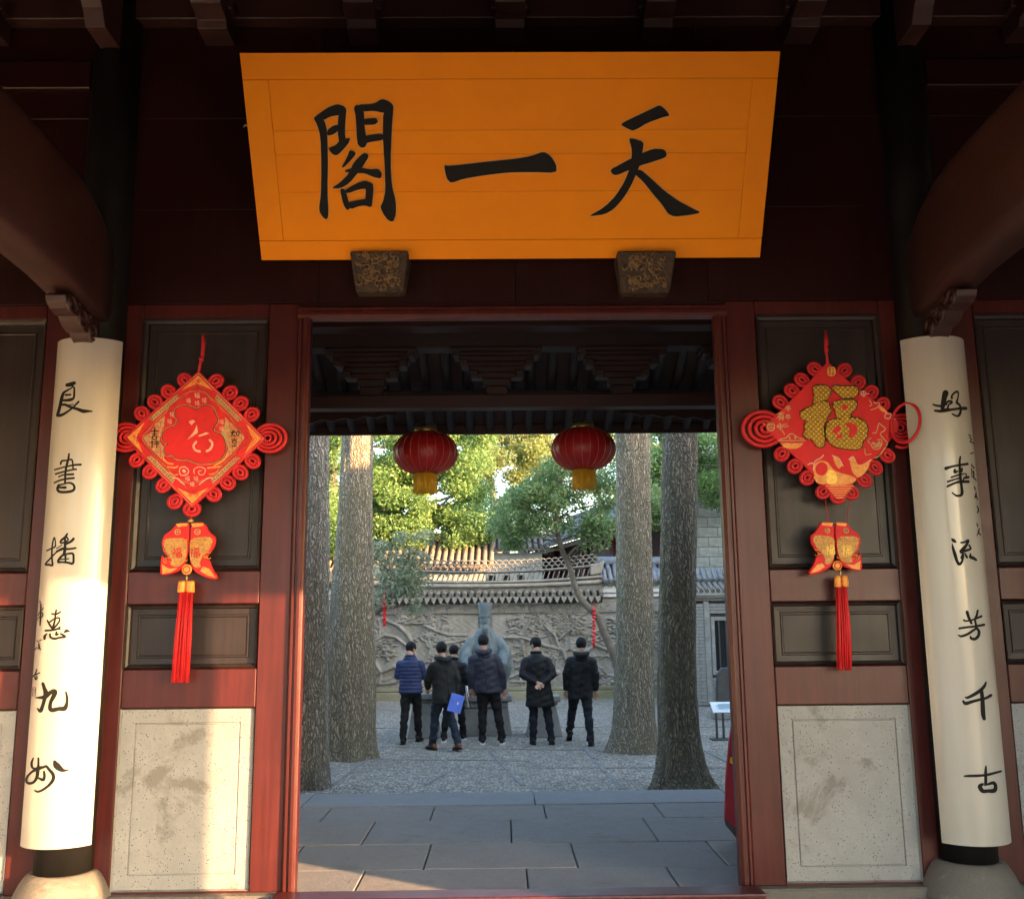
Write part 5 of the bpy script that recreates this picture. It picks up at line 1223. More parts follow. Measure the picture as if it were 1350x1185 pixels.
# ================================================================== TREES
def leaf_cloud(name, mat, parent, clumps, size, seed, flat=.6):
    """many leaf-sized rhombs scattered in clumps: (centre, radius, count)"""
    g_ = np.random.default_rng(seed); P = []; off = np.array(wloc(parent))
    for c, r, n in clumps:
        d = g_.normal(size=(n, 3)); d /= np.linalg.norm(d, axis=1)[:, None]; rad = g_.random((n, 1)) ** .45
        P.append(np.array(c)[None] + d * rad * r * np.array([1, 1, .72]))
    P = np.concatenate(P) - off; n = len(P)
    nrm = g_.normal(size=(n, 3)); nrm[:, 2] = np.abs(nrm[:, 2]) * (1 + flat); nrm /= np.linalg.norm(nrm, axis=1)[:, None]
    a = np.cross(nrm, g_.normal(size=(n, 3))); a /= np.linalg.norm(a, axis=1)[:, None]; b = np.cross(nrm, a)
    s = (size * (.6 + .8 * g_.random(n)))[:, None]
    V = np.empty((n, 4, 3)); V[:, 0] = P - a * s; V[:, 1] = P - b * s * .42 + nrm * s * .12; V[:, 2] = P + a * s; V[:, 3] = P + b * s * .42 + nrm * s * .12
    me = bpy.data.meshes.new(name); me.vertices.add(4 * n); me.vertices.foreach_set('co', V.reshape(-1).astype(np.float32))
    me.loops.add(4 * n); me.loops.foreach_set('vertex_index', np.arange(4 * n, dtype=np.int32))
    me.polygons.add(n); me.polygons.foreach_set('loop_start', np.arange(0, 4 * n, 4, dtype=np.int32)); me.polygons.foreach_set('loop_total', np.full(n, 4, dtype=np.int32))
    me.update(); me.validate(); me.materials.append(MAT[mat])
    o = bpy.data.objects.new(name, me); COL.objects.link(o); o.parent = parent; o['kind'] = 'stuff'; return o
def limb(m, a, b, r0, r1, r_, bend=.18, n=6):
    a, b = Vector(a), Vector(b); L = (b - a).length; q = [a]
    for i in range(1, 4): q.append(a + (b - a) * (i / 4) + Vector((r_.uniform(-1, 1), r_.uniform(-1, 1), r_.uniform(-.3, .8))) * L * bend * .4)
    q.append(b); q = [Vector(p) for p in catmull([tuple(p) for p in q], 3)]; k = len(q) - 1
    m.tube(q, [r0 + (r1 - r0) * i / k for i in range(k + 1)], n); return q
def trunk_mesh(pts, seed, n=36):
    """pts: (x, y, z, r) up the trunk; bark ridges and root flare as relief"""
    r_ = random.Random(seed); q = catmull(pts, 7); m = MB(); rr = []; ph = [r_.uniform(0, 6.28) for _ in range(6)]
    for p in q:
        ring = []
        for k in range(n):
            a = 2 * math.pi * k / n; z = p[2]
            w = 1 + .035 * math.sin(3 * a + ph[0] + z * .7) + .03 * math.sin(7 * a + ph[1] + z * 1.9) + .028 * math.sin(13 * a + ph[2] + math.sin(z * 5 + ph[3]) * .9) + r_.uniform(-.018, .018)
            fl = max(0, 1 - (z - GZ) / .55); w += fl * fl * (.10 * math.sin(4 * a + ph[4]) + .06 * math.sin(6 * a + ph[5]))
            ring.append((p[0] + math.cos(a) * p[3] * w, p[1] + math.sin(a) * p[3] * w, z))
        rr.append(ring)
    m.rings(rr); return m
def big_tree(name, label, Y, pxs, mat, seed, leafm, crown_h=12.0, crown_r=2.5, spread=(0, 0)):
    k = (Y - CAM[1]) / FPX; pts = []
    for (px, py, w) in pxs:
        p = PY(px, py, Y); pts.append((p.x, Y, p.z, w * k / 2))
    pts[0] = (*pts[0][:2], GZ - .03, pts[0][3])
    root = empty(name, (pts[0][0], Y, GZ), label, 'tree', 'large trees standing in the courtyard')
    lx, ly, lz, lr = pts[-1]; dx = (pts[-1][0] - pts[-2][0]) / max(pts[-1][2] - pts[-2][2], .1)
    for z, f in ((lz + 1.5, .92), (lz + 3.0, .75), (lz + 4.5, .5)): pts.append((lx + dx * (z - lz), ly, z, lr * f))
    tr = build(trunk_mesh(pts, seed), 'trunk', mat, root)
    r_ = random.Random(seed + 1); cl = []; lm = MB(); top = Vector(pts[-1][:3])
    for i in range(14):
        a = r_.uniform(0, 6.28); rad = math.sqrt(r_.random()) * crown_r; c = Vector((top.x + spread[0] + math.cos(a) * rad, top.y + spread[1] + math.sin(a) * rad, crown_h + r_.uniform(-1.6, 1.8)))
        st = Vector(pts[-1 - (i % 3)][:3]); limb(lm, st, c, lr * .28, .015, r_); cl.append((c, r_.uniform(.55, .95), 120))
    build(lm, 'limbs', mat, tr)
    leaf_cloud('crown', leafm, root, cl, .085, seed); return root
big_tree('camphor_tree', 'grey ridged tree trunk half hidden by the left door jamb', 6.1, [(404, 1046, 66), (407, 1000, 50), (408, 900, 46), (411, 760, 44), (415, 575, 40)], 'bark_grey', 3, 'leaf_dk', spread=(-1.2, 0))
big_tree('camphor_tree', 'brown tree trunk with wide foot left of the man in the navy jacket', 8.5, [(460, 1002, 70), (462, 975, 60), (464, 900, 58), (465, 800, 55), (468, 690, 46), (472, 575, 41)], 'bark_moss', 8, 'leaf_dk', spread=(-.6, .5))
big_tree('camphor_tree', 'mossy brown tree trunk just right of the hooded man', 8.9, [(835, 993, 74), (836, 960, 56), (836, 900, 50), (836, 800, 47), (835, 690, 46), (833, 575, 45)], 'bark_moss', 15, 'leaf_dk', spread=(.8, .6))
big_tree('camphor_tree', 'nearest dark tree trunk standing at the kerb on the right', 5.65, [(902, 1046, 90), (898, 1015, 66), (895, 975, 54), (892, 900, 50), (892, 800, 47), (894, 690, 46), (897, 575, 45)], 'bark_dark', 21, 'leaf_dk', spread=(1.2, 0))
def leafy_tree(name, label, Y, stem, mat, clumps, leafm, size, seed, cnt, cr, limbs=True, ydepth=1.2, cat='tree', group=None):
    """stem: (px, py, width px); clumps: px boxes (x0, y0, x1, y1, n)"""
    k = (Y - CAM[1]) / FPX; pts = [(*PY(px, py, Y).xy, PY(px, py, Y).z, w * k / 2) for px, py, w in stem]
    root = empty(name, (pts[0][0], Y, GZ), label, cat, group); r_ = random.Random(seed)
    q = catmull(pts, 4); m = MB(); m.tube([Vector(p[:3]) for p in q], [max(p[3], .008) for p in q], 9); tk = build(m, 'trunk', mat, root)
    cl = []; lm = MB(); up = q[len(q) // 3:]
    for (x0, y0, x1, y1, n) in clumps:
        for i in range(n):
            yy = Y + r_.uniform(-ydepth, ydepth); c = PY(r_.uniform(x0, x1), r_.uniform(y0, y1), yy); cl.append((c, r_.uniform(.6, 1.15) * cr, cnt))
            if limbs and (i % 2 == 0):
                b = min(up, key=lambda p: (p[0] - c.x) ** 2 + (p[1] - c.y) ** 2 + 1.5 * (p[2] - c.z + .4) ** 2); limb(lm, b[:3], c, max(b[3] * .4, .012), .006, r_, .22, 5)
    if limbs and lm.v: build(lm, 'limbs', mat, tk)
    leaf_cloud('crown', leafm, root, cl, size, seed); return root
# thin curved tree whose crown hangs over the middle
leafy_tree('young_camphor', 'thin crooked tree with dark green crown leaning in front of the relief', 12.6,
    [(822, 952, 12), (818, 900, 11), (811, 868, 11), (797, 835, 10), (787, 812, 9.5), (768, 792, 9), (758, 772, 8), (752, 750, 7.5), (741, 725, 7), (735, 700, 6), (735, 668, 5), (738, 630, 4)], 'twig',
    [(655, 640, 740, 700, 22), (690, 610, 810, 660, 20), (740, 660, 800, 712, 12), (655, 690, 700, 720, 6), (820, 590, 870, 680, 8)], 'leaf_dk', .042, 31, 300, .38, ydepth=.8)
# grey-green tree behind the left trunk
leafy_tree('small_tree', 'forked small tree with grey green leaves behind the left brown trunk', 12.0,
    [(432, 962, 15), (433, 920, 14), (434, 885, 13), (441, 830, 8), (470, 812, 8), (498, 806, 8), (515, 782, 6), (528, 760, 4)], 'twig',
    [(500, 738, 555, 795, 14), (490, 705, 560, 745, 10), (525, 770, 552, 803, 5)], 'leaf_gr', .042, 35, 130, .30, ydepth=.5)
m = MB(); q = [(433, 888, 9), (432, 850, 8), (430, 812, 8), (424, 785, 7), (417, 765, 6), (412, 735, 5)]; k = 18.0 / FPX
SMALL = [o for o in COL.objects if o.name.startswith('small_tree')][0]
m.tube([PY(a, b, 11.95) for a, b, w in q], [w * k / 2 for a, b, w in q], 8); build(m, 'fork', 'twig', SMALL)
# trees beyond the wall
GB = 'trees beyond the screen wall'
leafy_tree('broadleaf_tree', 'broad bright yellow green tree filling the upper left beyond the wall', 24.5, [(560, 830, 26), (562, 745, 24), (560, 700, 20), (550, 640, 14), (548, 590, 9)], 'bark_moss',
    [(480, 560, 640, 640, 46), (490, 630, 635, 700, 40), (480, 690, 560, 722, 14), (575, 690, 640, 720, 10)], 'leaf_yg', .060, 41, 720, .62, ydepth=1.4, group=GB)
leafy_tree('broadleaf_tree', 'green tree showing between the two left trunks', 22.8, [(436, 830, 18), (437, 720, 16), (440, 600, 9)], 'bark_moss',
    [(405, 560, 470, 650, 24), (408, 650, 460, 730, 18)], 'leaf_yg', .055, 43, 600, .55, ydepth=1.2, group=GB)
leafy_tree('broadleaf_tree', 'autumn yellow tree far behind the middle of the wall', 33.0, [(690, 780, 16), (690, 650, 12), (695, 600, 8)], 'bark_grey',
    [(640, 540, 760, 618, 36), (670, 600, 740, 640, 8)], 'leaf_ye', .075, 45, 480, .75, ydepth=1.5, group=GB)
leafy_tree('broadleaf_tree', 'yellow leaved bush tree at the edge of the bright tree', 27.0, [(628, 800, 10), (632, 700, 8), (630, 640, 5)], 'bark_grey',
    [(610, 580, 645, 700, 22)], 'leaf_ye', .055, 46, 240, .42, ydepth=.6, group=GB)
leafy_tree('broadleaf_tree', 'pale grey green tree far behind with sky between its branches', 38.0, [(660, 780, 14), (655, 690, 11), (648, 640, 8), (640, 600, 5)], 'bark_grey',
    [(635, 545, 700, 625, 18), (700, 560, 800, 640, 20), (650, 690, 700, 720, 6)], 'leaf_gr', .075, 47, 330, .75, ydepth=1.5, group=GB)
leafy_tree('broadleaf_tree', 'yellow green tree behind the two right trunks', 21.5, [(885, 830, 16), (880, 700, 13), (890, 600, 8)], 'bark_moss',
    [(850, 555, 965, 625, 26), (905, 610, 965, 668, 9), (842, 600, 880, 690, 12)], 'leaf_yg', .055, 49, 480, .5, ydepth=1.0, group=GB)
leafy_tree('broadleaf_tree', 'tall green tree far behind on the left', 34.0, [(520, 790, 20), (520, 640, 16), (520, 560, 10)], 'bark_grey',
    [(400, 520, 640, 640, 40), (400, 640, 520, 730, 20)], 'leaf_dk', .085, 51, 420, .9, ydepth=1.5, group=GB)
leafy_tree('broadleaf_tree', 'tall green tree far behind on the right', 36.0, [(850, 790, 20), (850, 640, 16), (850, 560, 10)], 'bark_grey',
    [(760, 520, 980, 620, 40), (790, 600, 870, 660, 10)], 'leaf_dk', .085, 53, 400, .85, ydepth=1.5, group=GB)
leafy_tree('broadleaf_tree', 'green bushy tree behind the small pale house', 31.0, [(665, 790, 12), (668, 720, 10), (670, 680, 6)], 'bark_grey',
    [(630, 650, 720, 715, 22)], 'leaf_yg', .07, 57, 260, .55, ydepth=.8, group=GB)
leafy_tree('broadleaf_tree', 'dense green tree beyond the left side wall', 15.0, [(200, 930, 18), (202, 760, 16), (205, 620, 9)], 'bark_grey',
    [(120, 560, 330, 690, 34), (140, 690, 310, 760, 14)], 'leaf_dk', .075, 61, 260, .6, ydepth=1.5, group=GB)
leafy_tree('broadleaf_tree', 'green tree far beyond the left side wall', 26.0, [(330, 850, 16), (332, 720, 14), (330, 600, 9)], 'bark_grey',
    [(270, 540, 400, 660, 26), (270, 660, 400, 740, 16)], 'leaf_yg', .085, 63, 260, .75, ydepth=1.5, group=GB)
# red strings of small lanterns hung in the branches
def red_string(px, y0, y1, Y, label):
    a, b = PY(px, y0, Y), PY(px, y1, Y); root = empty('lantern_string', b, label, 'decoration', 'red strings hung in the branches')
    build(MB().tube([a + Vector((0, 0, .12)), b], .006, 5), 'cord', 'redpaper', root); n = 9; s0 = None
    mb = MB(); mb.lathe((0, 0, 0), [(.012, -.026), (.034, -.014), (.038, 0), (.034, .014), (.012, .026)], 9)
    for i in range(n):
        p = a + (b - a) * ((i + .4) / n) - b
        if s0 is None: s0 = build(mb, 'paper_lantern', 'redpaper', root, local=True); s0.location = p
        else: share(s0, root, p)
    build(MB().tube([b + Vector((0, 0, .08)), b - Vector((0, 0, .1))], [.022, .03], 7), 'tassel', 'redpaper', root)
red_string(507, 783, 818, 11.9, 'string of tiny red lanterns among the grey green leaves on the left')
red_string(783, 802, 846, 12.5, 'string of tiny red lanterns on the thin crooked tree')

# ================================================================== STATUE AND STONE STANDS
def frustum(m, cx, cy, z0, z1, a0, b0, a1, b1):
    m.hexa([(cx - a0, cy - b0, z0), (cx + a0, cy - b0, z0), (cx + a0, cy + b0, z0), (cx - a0, cy + b0, z0), (cx - a1, cy - b1, z1), (cx + a1, cy - b1, z1), (cx + a1, cy + b1, z1), (cx - a1, cy + b1, z1)]); return m
SY = 11.35; sp = PY(640, 940, SY); kk = (SY - CAM[1]) / FPX
ST = empty('statue', (sp.x, SY, PY(640, 914, SY).z), 'blue grey bronze statue of a bearded seated scholar in a tall hat behind the group', 'statue')
PD = empty('statue_plinth', (sp.x, SY, GZ), 'dark grey stone plinth with stepped top under the bronze statue', 'plinth')
zP = PY(640, 914, SY).z
build(frustum(MB(), sp.x, SY, GZ, GZ + .46, .46, .40, .40, .34), 'base_block', 'plinth', PD, .012)
build(MB().box(sp.x - .40, sp.x + .40, SY - .36, SY + .36, GZ + .462, GZ + .56), 'moulding', 'plinth', PD, .03, 2)
build(MB().box(sp.x - .37, sp.x + .37, SY - .33, SY + .33, GZ + .562, zP - .11), 'inscription_block', 'plinth_l', PD, .008)
build(MB().box(sp.x - .47, sp.x + .47, SY - .40, SY + .40, zP - .108, zP - .004), 'top_slab', 'plinth', PD, .015)
m = MB(); b = zP; X0 = sp.x
def stk(lst, n=22):      # stack of elliptical sections (z, rx, ry, cx, cy)
    m.rings([[(X0 + cx + math.cos(2 * math.pi * k / n) * rx * (1 + .03 * math.sin(9 * 2 * math.pi * k / n)), SY + cy + math.sin(2 * math.pi * k / n) * ry, b + z) for k in range(n)] for z, rx, ry, cx, cy in lst])
stk([(0, .35, .33, 0, -.02), (.12, .34, .32, 0, -.02), (.34, .35, .33, 0, -.03), (.46, .33, .30, 0, -.01), (.52, .27, .22, 0, .05), (.72, .27, .19, 0, .07), (.90, .27, .17, 0, .07), (1.00, .20, .14, 0, .06), (1.09, .15, .11, 0, .05), (1.12, .08, .08, 0, .05)])
for s in (-1, 1):
    m.tube([(X0 + s * .21, SY + .06, b + .93), (X0 + s * .35, SY - .02, b + .72), (X0 + s * .30, SY - .22, b + .50), (X0 + s * .18, SY - .30, b + .46)], [.105, .11, .10, .06], 12)
    m.tube([(X0 + s * .20, SY - .02, b + .40), (X0 + s * .20, SY - .30, b + .38), (X0 + s * .18, SY - .34, b + .02)], [.15, .15, .13], 12)
    m.tube([(X0 + s * .36, SY - .02, b + .70), (X0 + s * .40, SY - .02, b + .45), (X0 + s * .36, SY - .04, b + .22)], [.10, .09, .03], 10)
ro = build(m, 'robe', 'bronze', ST); fuse(ro, .016, 3)
for v in ro.data.vertices:      # hanging folds of the robe
    a = math.atan2(v.co.y, v.co.x); d = .010 * math.sin(11 * a + 5 * v.co.z) + .007 * math.sin(23 * a - 7 * v.co.z); v.co.x += math.cos(a) * d; v.co.y += math.sin(a) * d
m = MB(); hz = b + 1.26
m.ellip((X0, SY + .03, hz), (.092, .11, .14), 18, 12); m.tube([(X0, SY + .05, hz - .22), (X0, SY + .04, hz - .05)], .06, 10)
m.ellip((X0, SY - .075, hz - .01), (.018, .03, .03), 8, 6); m.ellip((X0, SY - .05, hz + .045), (.07, .04, .016), 10, 6)
for s in (-1, 1): m.ellip((X0 + s * .095, SY + .03, hz), (.014, .025, .04), 8, 6)
hd = build(m, 'head', 'bronze', ST); fuse(hd, .011, 2)
m = MB(); m.tube([(X0, SY - .05, hz - .06), (X0, SY - .075, hz - .15), (X0, SY - .07, hz - .27)], [(.06, .035), (.055, .03), (.02, .012)], 12)
build(m, 'beard', 'bronze', hd)
m = MB(); m.rings([[(X0 + math.cos(2 * math.pi * k / 20) * r, SY + .035 + math.sin(2 * math.pi * k / 20) * r * 1.1, hz + z) for k in range(20)] for r, z in ((.104, .055), (.108, .075), (.105, .12), (.112, .22), (.125, .325), (.122, .335))])
for s in (-1, 1): m.prism([(X0 + s * .09, SY + .10, hz + .07), (X0 + s * .13, SY + .12, hz + .07), (X0 + s * .13, SY + .13, hz - .12), (X0 + s * .10, SY + .13, hz - .13)], (0, .012, 0))
build(m, 'tall_hat', 'bronze', hd)
for (pxc, hw0, hw1, ztop_, Yb, lab) in ((560, .27, .19, 913, 10.95, 'flared grey stone stand left of the statue, behind the men on the left'), (717, .31, .20, 916, 10.95, 'flared grey stone stand right of the statue, behind the man in the long coat')):
    c = PY(pxc, 940, Yb); zt_2 = PY(pxc, ztop_, Yb).z
    r_o = empty('stone_stand', (c.x, Yb, GZ), lab, 'stone stand', 'stone stands beside the statue')
    build(frustum(MB(), c.x, Yb, GZ, zt_2 - .16, hw0, .26, hw1, .18), 'base_block', 'plinth', r_o, .012)
    build(MB().box(c.x - hw1 - .03, c.x + hw1 + .03, Yb - .20, Yb + .20, zt_2 - .158, zt_2 - .10), 'moulding', 'plinth', r_o, .02)
    build(MB().box(c.x - hw1 - .08, c.x + hw1 + .08, Yb - .24, Yb + .24, zt_2 - .098, zt_2), 'top_slab', 'plinth', r_o, .012)

# ================================================================== INFORMATION PANEL AND STONE AT THE RIGHT
ip = PZ(950, 975, GZ)
IP = empty('information_panel', ip, 'white tilted information panel on two grey posts beside the right door jamb', 'sign')
pz_ = PY(950, 933, ip.y).z
for s in (-.055, .055): build(MB().box(ip.x + s - .018, ip.x + s + .018, ip.y - .015, ip.y + .015, GZ, pz_), 'post', 'metal', IP, .004)
build(MB().box(ip.x - .16, ip.x + .2, ip.y - .12, ip.y + .12, GZ - .01, GZ + .025), 'foot_plate', 'metal', IP, .004)
m = MB(); m.hexa([(ip.x - .13, ip.y - .15, pz_ - .065), (ip.x + .33, ip.y - .15, pz_ - .065), (ip.x + .33, ip.y + .12, pz_ + .075), (ip.x - .13, ip.y + .12, pz_ + .075), (ip.x - .13, ip.y - .155, pz_ - .05), (ip.x + .33, ip.y - .155, pz_ - .05), (ip.x + .33, ip.y + .115, pz_ + .09), (ip.x - .13, ip.y + .115, pz_ + .09)])
pn = build(m, 'panel', 'paper', IP, .004)
tilt = lambda u, v: (ip.x - .13 + .46 * u, ip.y - .157 + .27 * v, pz_ - .0475 + .14 * v)
m = MB(); m.poly([tilt(*t) for t in ((.2, .25), (.5, .12), (.8, .3), (.85, .7), (.5, .85), (.15, .65))]); build(m, 'printed_map', 'signblue', pn)
m = MB()
for i in range(5): m.poly([(*tilt(.25, .3 + .1 * i)[:2], tilt(.25, .3 + .1 * i)[2] + .001), (*tilt(.75, .3 + .1 * i)[:2], tilt(.75, .3 + .1 * i)[2] + .001), (*tilt(.7, .34 + .1 * i)[:2], tilt(.7, .34 + .1 * i)[2] + .001), (*tilt(.25, .34 + .1 * i)[:2], tilt(.25, .34 + .1 * i)[2] + .001)])
build(m, 'printed_lines', 'metal', pn, kind='stuff')
tb = PY(953, 930, 13.2); TBL = empty('stone_tablet', (tb.x, 13.2, GZ), 'dark upright stone tablet behind the information panel', 'tablet')
m = MB(); zt3 = PY(953, 880, 13.2).z; m.prism([(tb.x - .12, 13.2, GZ), (tb.x + .5, 13.2, GZ), (tb.x + .5, 13.2, zt3), (tb.x + .02, 13.2, zt3), (tb.x - .06, 13.2, zt3 - .12), (tb.x - .1, 13.2, zt3 - .4)], (0, .16, 0)); build(m, 'slab', 'metal', TBL, .02)
build(MB().box(tb.x - .2, tb.x + .6, 13.1, 13.45, GZ, GZ + .12), 'foot', 'plinth', TBL, .02)

# ================================================================== PEOPLE (seen mostly from behind)
def person(label, feet_px, head_px, yaw, sp):
    fl, fr = PZ(*feet_px[0], GZ), PZ(*feet_px[1], GZ); base = (fl + fr) / 2; base.z = GZ
    H = PY(head_px[0], head_px[1], base.y).z - GZ; k = H / 1.72
    root = empty('person', base, label, 'person', None); root.rotation_euler.z = yaw
    Ri = Matrix.Rotation(-yaw, 3, 'Z'); A = Ri @ (fl - base); B = Ri @ (fr - base); lean = sp.get('lean', 0.0)
    V = lambda x, y, z: Vector((x * k, y * k + lean * max(0, z - .9), z * k))
    hx = (PY(head_px[0], head_px[1], base.y).x - base.x) * math.cos(yaw)       # sideways shift of the head
    sh = lambda z: hx * min(1, max(0, (z - .3) / 1.2))
    U = lambda x, y, z: V(x, y, z) + Vector((sh(z), 0, 0))
    feet = [(-1, A), (1, B)] if A.x <= B.x else [(-1, B), (1, A)]
    # ---- legs
    tm = MB(); ankles = []
    tm.ellip(U(0, 0, .90), (.165 * k, .125 * k, .14 * k)); tm.ellip(U(0, -.03, .86), (.15 * k, .11 * k, .12 * k))
    lift = sp.get('lift', (0, 0))
    for (s, f), lf in zip(feet, lift):
        hip = U(s * .085, 0, .86); an = Vector((f.x, f.y, .10 * k + lf)); kn = (hip + an) / 2 + Vector((0, .045 if not lf else .10, .02)) * k
        th = (hip + kn) / 2 + Vector((0, .012, 0)); ca = kn + (an - kn) * .35 + Vector((0, -.022 * k, 0)); ankles.append((s, f, an, lf))
        tm.tube([hip, th, kn, ca, an + (kn - an) * .14, an - Vector((0, 0, .035 * k))], [.100 * k, .094 * k, .073 * k, .072 * k, .060 * k, .063 * k], 12)
    # ---- body: head, neck, hands and limbs as one surface
    bm_ = MB(); Rh = Matrix.Rotation(sp.get('hturn', 0), 3, 'Z') @ Matrix.Rotation(sp.get('hnod', 0), 3, 'X'); hc = U(0, .02 + sp.get('hfwd', 0), 1.605)
    E_ = lambda x, y, z, rx, ry, rz, n=12: bm_.ellip(hc + Rh @ (Vector((x, y, z)) * k), (rx * k, ry * k, rz * k), n, 9, Rh)
    E_(0, 0, .010, .081, .097, .101, 16); E_(0, .025, -.045, .06, .068, .068); E_(0, .095, -.018, .013, .022, .018, 8); E_(0, .085, -.062, .024, .012, .008, 8); E_(0, .084, .018, .045, .014, .010, 8)
    for s in (-1, 1):
        E_(s * .082, -.005, -.012, .010, .020, .032, 8)
    bm_.tube([U(0, -.01, 1.36), U(0, .0, 1.46), hc + Rh @ Vector((0, -.02, -.06)) * k], [.066 * k, .056 * k, .055 * k], 12)
    bm_.tube([U(0, 0, .88), U(0, 0, 1.15), U(0, -.01, 1.40)], [(.12 * k, .09 * k), (.12 * k, .09 * k), (.11 * k, .08 * k)], 14)
    for s, f, an, lf in ankles: bm_.tube([U(s * .085, 0, .9), (U(s * .085, 0, .86) + an) / 2 + Vector((0, .04 if not lf else .09, .02)) * k, an - Vector((0, 0, .05 * k))], [.06 * k, .045 * k, .035 * k], 8)
    # ---- coat
    cm = MB(); hem = sp.get('hem', .80); wd = sp.get('width', 1.0); nr = sp.get('rings', 0)
    prof = [(hem, .205, .150), (hem + .10, .200, .145), (1.00, .190, .138), (1.12, .188, .135), (1.26, .198, .138), (1.335, .196, .130), (1.395, .150, .108), (1.44, .098, .088), (1.475, .078, .078)]
    if sp.get('flare'): prof[0] = (hem, .235, .165); prof[1] = (hem + .18, .215, .15)
    if nr:
        zs = np.linspace(hem, 1.40, nr * 6 + 1); p2 = []
        for i, z in enumerate(zs):
            rx = np.interp(z, [p[0] for p in prof], [p[1] for p in prof]); ry = np.interp(z, [p[0] for p in prof], [p[2] for p in prof]); w = .017 * (abs(math.sin(math.pi * i / 6)) ** .6 - .4)
            p2.append((z, rx + w, ry + w))
        prof = p2 + [(1.45, .115, .095), (1.475, .085, .085)]
    n = 24; cm.rings([[U(math.cos(2 * math.pi * j / n) * rx * wd * (1 + .018 * math.sin(5 * 2 * math.pi * j / n + z * 9)), math.sin(2 * math.pi * j / n) * ry * wd, z) for j in range(n)] for z, rx, ry in prof])
    for s, (el, wr) in zip((-1, 1), sp['arms']):
        sho = U(s * .172, -.005, 1.335); e = U(*el); w = U(*wr); fd = (w - e).normalized()
        cnt = 12; line = [sho + (e - sho) * (i / 6) for i in range(7)] + [e + (w - e) * (i / 6) for i in range(1, 7)]
        rad = [np.interp(i, [0, 6, 12], [.082, .066, .052]) * k * wd * (1 + (.10 * (abs(math.sin(math.pi * i / 2)) - .4) if nr else .03 * math.sin(i * 2.1))) for i in range(13)]
        cm.tube(line, rad, 12); cm.ellip(sho, (.082 * k * wd, .085 * k * wd, .070 * k))
        # hand: palm, four fingers, thumb
        side = fd.cross(Vector((0, 1, 0))).normalized() if abs(fd.y) < .9 else Vector((1, 0, 0)); nor = fd.cross(side).normalized()
        bm_.tube([e, w, w + fd * .035 * k], [.038 * k, .027 * k, .028 * k], 8)
        pc = w + fd * .065 * k; bm_.tube([w + fd * .02 * k, pc, pc + fd * .035 * k], [(.026 * k, .017 * k), (.038 * k, .018 * k), (.036 * k, .015 * k)], 10)
        for q, ln in zip((-.026, -.009, .009, .026), (.062, .075, .070, .055)):
            b0 = pc + fd * .03 * k + side * q * k; bm_.tube([b0, b0 + fd * ln * .5 * k + nor * .006 * k, b0 + fd * ln * .85 * k + nor * .022 * k], [.0095 * k, .009 * k, .0075 * k], 6)
        tb_ = pc - fd * .02 * k + side * .03 * k * s; bm_.tube([tb_, tb_ + (side * s * .025 + fd * .025) * k, tb_ + (side * s * .03 + fd * .055) * k], [.012 * k, .0105 * k, .008 * k], 6)
        if sp.get('cuff'):
            build_l.append(('cuff', sp['cuff'], [w - fd * .035 * k, w + fd * .012 * k], .055 * k * wd)) if False else None
    body = build(bm_, 'body', 'skin', root, local=True); fuse(body, .0072, 1)
    tr = build(tm, 'trousers', sp['trousers'], root, local=True); fuse(tr, .014, 2)
    co = build(cm, 'coat', sp['coat'], root, local=True); fuse(co, .011 if nr else .013, 1 if nr else 3)
    r4 = random.Random(int(feet_px[1][0])); q4 = [r4.uniform(0, 6) for _ in range(6)]
    for ob_, am in ((co, .004 if not nr else .002), (tr, .0065)):     # folds of the cloth
        me_ = ob_.data; nv = len(me_.vertices); c_ = np.empty(nv * 3, np.float32); me_.vertices.foreach_get('co', c_); c_ = c_.reshape(-1, 3)
        nn_ = np.empty(nv * 3, np.float32); me_.vertex_normals.foreach_get('vector', nn_); nn_ = nn_.reshape(-1, 3); x_, y_, z_ = c_.T
        d = np.sin(z_ * 34 + 9 * x_ + q4[0]) * np.sin(x_ * 17 + q4[1] + z_ * 6) + .7 * np.sin(z_ * 61 - 22 * x_ + q4[2]) * np.sin(y_ * 21 + q4[3])
        d *= am * np.where((z_ < .25) & (ob_ is tr), 1.5, 1.0); me_.vertices.foreach_set('co', (c_ + nn_ * d[:, None]).reshape(-1)); me_.update()
    # ---- hood or collar
    hmesh = MB()
    if sp.get('hood'):
        hmesh.tube([U(-.115, .03, 1.465), U(-.10, -.06, 1.46), U(-.05, -.115, 1.44), U(0, -.13, 1.425), U(.05, -.115, 1.44), U(.10, -.06, 1.46), U(.115, .03, 1.465)], [.03 * k, .042 * k, .050 * k, .055 * k, .050 * k, .042 * k, .03 * k], 10)
        hmesh.ellip(U(0, -.10, 1.385), (.115 * k, .05 * k, .085 * k)); ho = build(hmesh, 'hood', sp['coat'], co, local=True); fuse(ho, .012, 2)
    else:
        hmesh.tube([U(math.cos(a) * .082, math.sin(a) * .078, 1.475 - .012 * math.sin(a)) for a in np.linspace(0, 2 * math.pi, 17)[:-1]], .018 * k, 7, True); build(hmesh, 'collar', sp['coat'], co, local=True)
    sm = MB(); sm.tube([U(0, -.150 * wd, 1.33), U(0, -.146 * wd, 1.1), U(0, -.158 * wd, hem + .05)], .0035 * k, 5); 
    if not nr: build(sm, 'back_seam', sp['coat'], co, local=True)
    # ---- hair: cap over the crown and back of the head
    hb = MB(); hb.ellip((0, 0, 0), (1, 1, 1), 22, 14); keep = []; vv = [Vector(v) for v in hb.v]; r_ = random.Random(int(feet_px[0][0]))
    rec = sp.get('hairline', .02)
